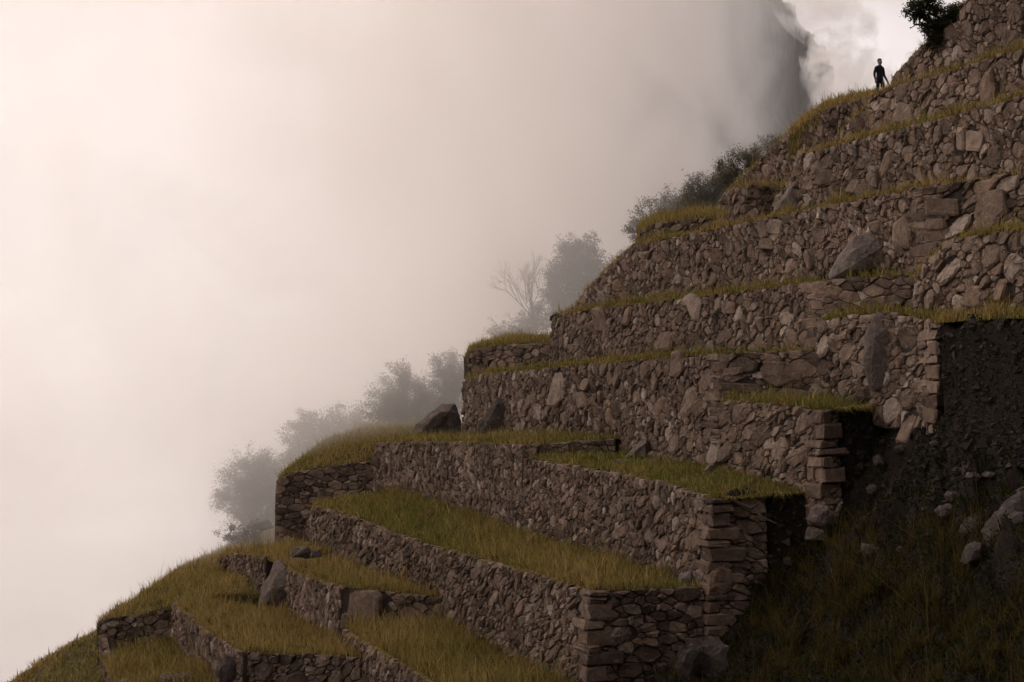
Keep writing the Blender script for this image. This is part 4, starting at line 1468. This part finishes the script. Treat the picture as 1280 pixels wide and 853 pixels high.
def build_person(feet, facing, h=1.80):
    V, E, Rd = [], [], []

    def add(p, r, par=None):
        V.append(p); Rd.append(r if isinstance(r, tuple) else (r, r))
        if par is not None: E.append((par, len(V) - 1))
        return len(V) - 1
    pel = add((0, 0, 0.97), (0.172, 0.125))
    wai = add((0, 0.005, 1.10), (0.158, 0.112), pel)
    che = add((0, 0.0, 1.28), (0.195, 0.128), wai)
    shc = add((0, 0.01, 1.42), (0.15, 0.095), che)
    nk = add((0, 0.0, 1.53), (0.06, 0.06), shc)
    hd0 = add((0, -0.012, 1.60), (0.07, 0.078), nk)
    hd1 = add((0, -0.012, 1.68), (0.078, 0.096), hd0)
    hd2 = add((0, -0.004, 1.76), (0.06, 0.072), hd1)
    add((0, -0.118, 1.655), (0.013, 0.013), hd1)         # nose
    for s in (-1, 1):
        add((s * 0.088, 0.01, 1.66), (0.012, 0.022), hd1)  # ears
        # arm
        swing = 0.10 if s > 0 else 0.02
        sh = add((s * 0.20, 0.01, 1.425), (0.078, 0.074), shc)
        el = add((s * (0.275 + 0.5 * swing), 0.05, 1.14), (0.058, 0.056), sh)
        wr = add((s * (0.29 + 1.4 * swing), -0.03, 0.90), (0.040, 0.036), el)
        pm = add((s * (0.295 + 1.55 * swing), -0.045, 0.83), (0.020, 0.038), wr)
        fd = Vector((s * (0.05 + swing), -0.10, -1)).normalized()
        pv = Vector(V[pm])
        for k, (off, L) in enumerate(((-0.030, 0.075), (-0.010, 0.088), (0.010, 0.082), (0.030, 0.065))):
            b = pv + Vector((0, off, -0.012))
            a1 = add(tuple(b + fd * 0.03), 0.0095, pm)
            a2 = add(tuple(b + fd * (0.03 + L * 0.55) + Vector((-s * 0.006, 0, 0))), 0.0085, a1)
            add(tuple(b + fd * (0.03 + L) + Vector((-s * 0.022, 0, 0))), 0.0075, a2)
        th = add(tuple(pv + Vector((-s * 0.006, -0.04, 0.015))), 0.011, pm)
        add(tuple(pv + Vector((-s * 0.012, -0.062, -0.035))), 0.009, th)
        # leg, mid-stride
        st = 0.16 if s > 0 else -0.14
        hp = add((s * 0.095, 0.0, 0.90), (0.096, 0.10), pel)
        kn = add((s * 0.10, -st * 0.55 - 0.03, 0.50), (0.064, 0.066), hp)
        an = add((s * 0.105, -st + 0.04, 0.10), (0.044, 0.046), kn)
        hl = add((s * 0.105, -st + 0.05, 0.05), (0.045, 0.045), an)
        add((s * 0.12, -st - 0.15, 0.035), (0.045, 0.032), hl)
    me = bpy.data.meshes.new('skeleton')
    me.from_pydata(V, E, [])
    tmp = bpy.data.objects.new('skeleton', me)
    COL.objects.link(tmp)
    mod = tmp.modifiers.new('skin', 'SKIN')
    mod.use_smooth_shade = True
    sv = me.skin_vertices[0].data if me.skin_vertices else None
    if sv is None:
        bpy.context.view_layer.objects.active = tmp
        bm = bmesh.new(); bm.from_mesh(me); bm.verts.layers.skin.verify(); bm.to_mesh(me); bm.free()
        sv = me.skin_vertices[0].data
    for i, r in enumerate(Rd):
        sv[i].radius = r
        sv[i].use_root = (i == 0)
    sub = tmp.modifiers.new('sub', 'SUBSURF')
    sub.levels = sub.render_levels = 2
    dg = bpy.context.evaluated_depsgraph_get()
    body = bpy.data.meshes.new_from_object(tmp.evaluated_get(dg))
    bpy.data.objects.remove(tmp)
    body.name = 'body'
    body.materials.clear()
    for m in (SKIN, JACKET, TROUSER, SHOE):
        body.materials.append(m)
    for p in body.polygons:
        c = p.center
        if c.z > 1.52: k = 0
        elif c.z < 0.085: k = 3
        elif abs(c.x) > 0.225 and c.z < 0.905: k = 0
        elif c.z > 0.93 or abs(c.x) > 0.215: k = 1
        else: k = 2
        p.material_index = k
        p.use_smooth = True
    root = empty('person', feet)
    root.rotation_euler = (0, 0, facing)
    root.scale = (h / 1.82,) * 3
    tag(root, 'person in a dark jacket and dark trousers walking along the high terrace', 'person')
    bo_ = bpy.data.objects.new('body', body)
    link(bo_, root)
    # short dark hair: a cap over the crown and nape
    bm = bmesh.new()
    bmesh.ops.create_icosphere(bm, subdivisions=3, radius=1.0)
    kill = [v for v in bm.verts if v.co.z < -0.15 - 0.55 * v.co.y - (0.25 if v.co.y > 0.2 else 0) and v.co.y < 0.55 or v.co.z < -0.62]
    bmesh.ops.delete(bm, geom=kill, context='VERTS')
    for v in bm.verts:
        k = 1 + 0.09 * fbm(v.co * 5, 1.0, 3)
        v.co = Vector((v.co.x * 0.088 * k, v.co.y * 0.108 * k + 0.004, v.co.z * 0.098 * k + 1.725))
    hm = bpy.data.meshes.new('hair'); bm.to_mesh(hm); bm.free()
    hm.materials.append(HAIR)
    hm.polygons.foreach_set('use_smooth', [True] * len(hm.polygons))
    ho_ = bpy.data.objects.new('hair', hm)
    link(ho_, root)
    return root


Yp = 67.6
feet = P(1100, 126.5, Yp)
build_person(feet, math.radians(35), 1.92)

# ================================================================== MOUNTAIN AND MIST
# a steep forested spur far behind, showing through a gap in the cloud
Vm, Tm = [], []
sil = [(648, 360), (660, 240), (680, 130), (710, 40), (760, -40), (840, -90), (930, -100), (958, -40), (978, 0), (996, 36), (1014, 66), (1034, 98), (1060, 132), (1096, 175), (1150, 240)]
Ym = 520.0
top = [P(x, y, Ym) for x, y in sil]
nrow = 44
mv = []
for i, t in enumerate(np.linspace(0, len(top) - 1, 260)):
    k = min(int(t), len(top) - 2)
    p = top[k].lerp(top[k + 1], t - k)
    for j in range(nrow):
        f = j / (nrow - 1)
        q = Vector((p.x - 8 * f * f, p.y - 110 * f, p.z * (1 - f) + (-190) * f))
        n = fbm(q, 0.035, 5)
        mv.append((q.x + 7 * n + 2.5 * fbm(q, 0.16, 5), q.y + 14 * fbm(q + Vector((50, 0, 0)), 0.05, 5), q.z + 7 * n + 3.0 * fbm(q, 0.2, 4) + 1.6 * fbm(q, 0.7, 3)))
for i in range(259):
    for j in range(nrow - 1):
        a = i * nrow + j
        Tm += [(a, a + 1, a + nrow + 1), (a, a + nrow + 1, a + nrow)]
mo = np_tri_obj('mountain', np.array(mv), np.array(Tm), FOREST, smooth=True)
mo['kind'] = 'structure'


def volume_mat(name, density, col=(1, 0.978, 0.960), aniso=0.75):
    m = bpy.data.materials.new(name)
    m.use_nodes = True
    nt = m.node_tree
    for n in list(nt.nodes):
        nt.nodes.remove(n)
    out = nt.nodes.new('ShaderNodeOutputMaterial')
    pv = nt.nodes.new('ShaderNodeVolumePrincipled')
    pv.inputs['Color'].default_value = (*col, 1)
    pv.inputs['Density'].default_value = density
    pv.inputs['Anisotropy'].default_value = aniso
    nt.links.new(pv.outputs[0], out.inputs['Volume'])
    return m, nt, pv


def prism(name, plan, z0, z1, mat, label):
    n = len(plan)
    V = [(x, y, z0) for x, y in plan] + [(x, y, z1) for x, y in plan]
    Fc = [tuple(range(n))[::-1], tuple(range(n, 2 * n))] + [(i, (i + 1) % n, n + (i + 1) % n, n + i) for i in range(n)]
    o = mesh_obj(name, V, Fc, mat)
    tag(o, label, 'mist', None, 'stuff')
    return o


# cloud bank lying against the back of the ridge: thin over the upper slope, deep over the valley
MISTV, _, _ = volume_mat('mist_volume', 0.06)
prism('mist_bank', [(-160, 90), (-70, 98), (-20, 98), (34, 86), (36, 87), (14, 94), (-5, 110), (-70, 120), (-160, 121)], -90, 75, MISTV,
      'pale cloud bank rising from the valley behind the terraces')
CLOUDV, knt, kpv = volume_mat('cloud_volume', 0.15)
ktc = nd(knt, 'ShaderNodeTexCoord')
kn = noise_tex(knt, ktc.outputs['Object'], 0.055, 4, 0.55, 0.8)
kr = nd(knt, 'ShaderNodeMapRange')
kr.inputs['From Min'].default_value = 0.34
kr.inputs['From Max'].default_value = 0.66
kr.inputs['To Min'].default_value = 0.02
kr.inputs['To Max'].default_value = 0.20
knt.links.new(kn.outputs['Fac'], kr.inputs['Value'])
knt.links.new(kr.outputs[0], kpv.inputs['Density'])
prism('cloud_bank', [(-90, 200), (-30, 199), (38, 200), (14, 230), (2, 240), (-18, 226), (-45, 205), (-90, 200.5)], -120, 120, CLOUDV, 'cloud drifting in front of the dark mountain')


# a torn edge of cloud rolling over the right flank of the mountain
CURL, cnt, cpv = volume_mat('torn_cloud', 0.0)
ctc = cnt.nodes.new('ShaderNodeTexCoord')
cn = noise_tex(cnt, ctc.outputs['Object'], 2.1, 6, 0.55, 0.5)
clen = nd(cnt, 'ShaderNodeVectorMath', operation='LENGTH')
cnt.links.new(ctc.outputs['Object'], clen.inputs[0])
cfall = nd(cnt, 'ShaderNodeMapRange')
cfall.inputs['From Min'].default_value = 1.0
cfall.inputs['From Max'].default_value = 0.25
cfall.inputs['To Min'].default_value = -0.62
cfall.inputs['To Max'].default_value = -0.26
cnt.links.new(clen.outputs['Value'], cfall.inputs['Value'])
cadd = nd(cnt, 'ShaderNodeMath', operation='ADD')
cst = nd(cnt, 'ShaderNodeMath', operation='MULTIPLY_ADD')
cst.inputs[1].default_value = 2.0
cst.inputs[2].default_value = -0.5
cnt.links.new(cn.outputs['Fac'], cst.inputs[0])
cnt.links.new(cst.outputs[0], cadd.inputs[0])
cnt.links.new(cfall.outputs[0], cadd.inputs[1])
cmul = nd(cnt, 'ShaderNodeMath', operation='MULTIPLY', use_clamp=False)
cnt.links.new(cadd.outputs[0], cmul.inputs[0])
cmul.inputs[1].default_value = 0.75
cmax = nd(cnt, 'ShaderNodeMath', operation='MAXIMUM')
cnt.links.new(cmul.outputs[0], cmax.inputs[0])
cmax.inputs[1].default_value = 0.0
cnt.links.new(cmax.outputs[0], cpv.inputs['Density'])
for (px, py, rx, ry, rot) in ((1030, 8, 80, 52, 0.6), (1058, 108, 62, 80, 0.3), (1034, 70, 36, 34, 0.9)):
    bm = bmesh.new()
    bmesh.ops.create_icosphere(bm, subdivisions=3, radius=1.0)
    cme = bpy.data.meshes.new('cloud')
    bm.to_mesh(cme); bm.free()
    cme.materials.append(CURL)
    co = bpy.data.objects.new('cloud', cme)
    co.location = P(px, py, 300)
    co.scale = (rx * 300 / F, 10.0, ry * 300 / F)
    co.rotation_euler = (0, rot, 0)
    link(co)
    tag(co, 'torn white cloud edge beside the dark mountain, behind the walking person', 'cloud', None, 'stuff')
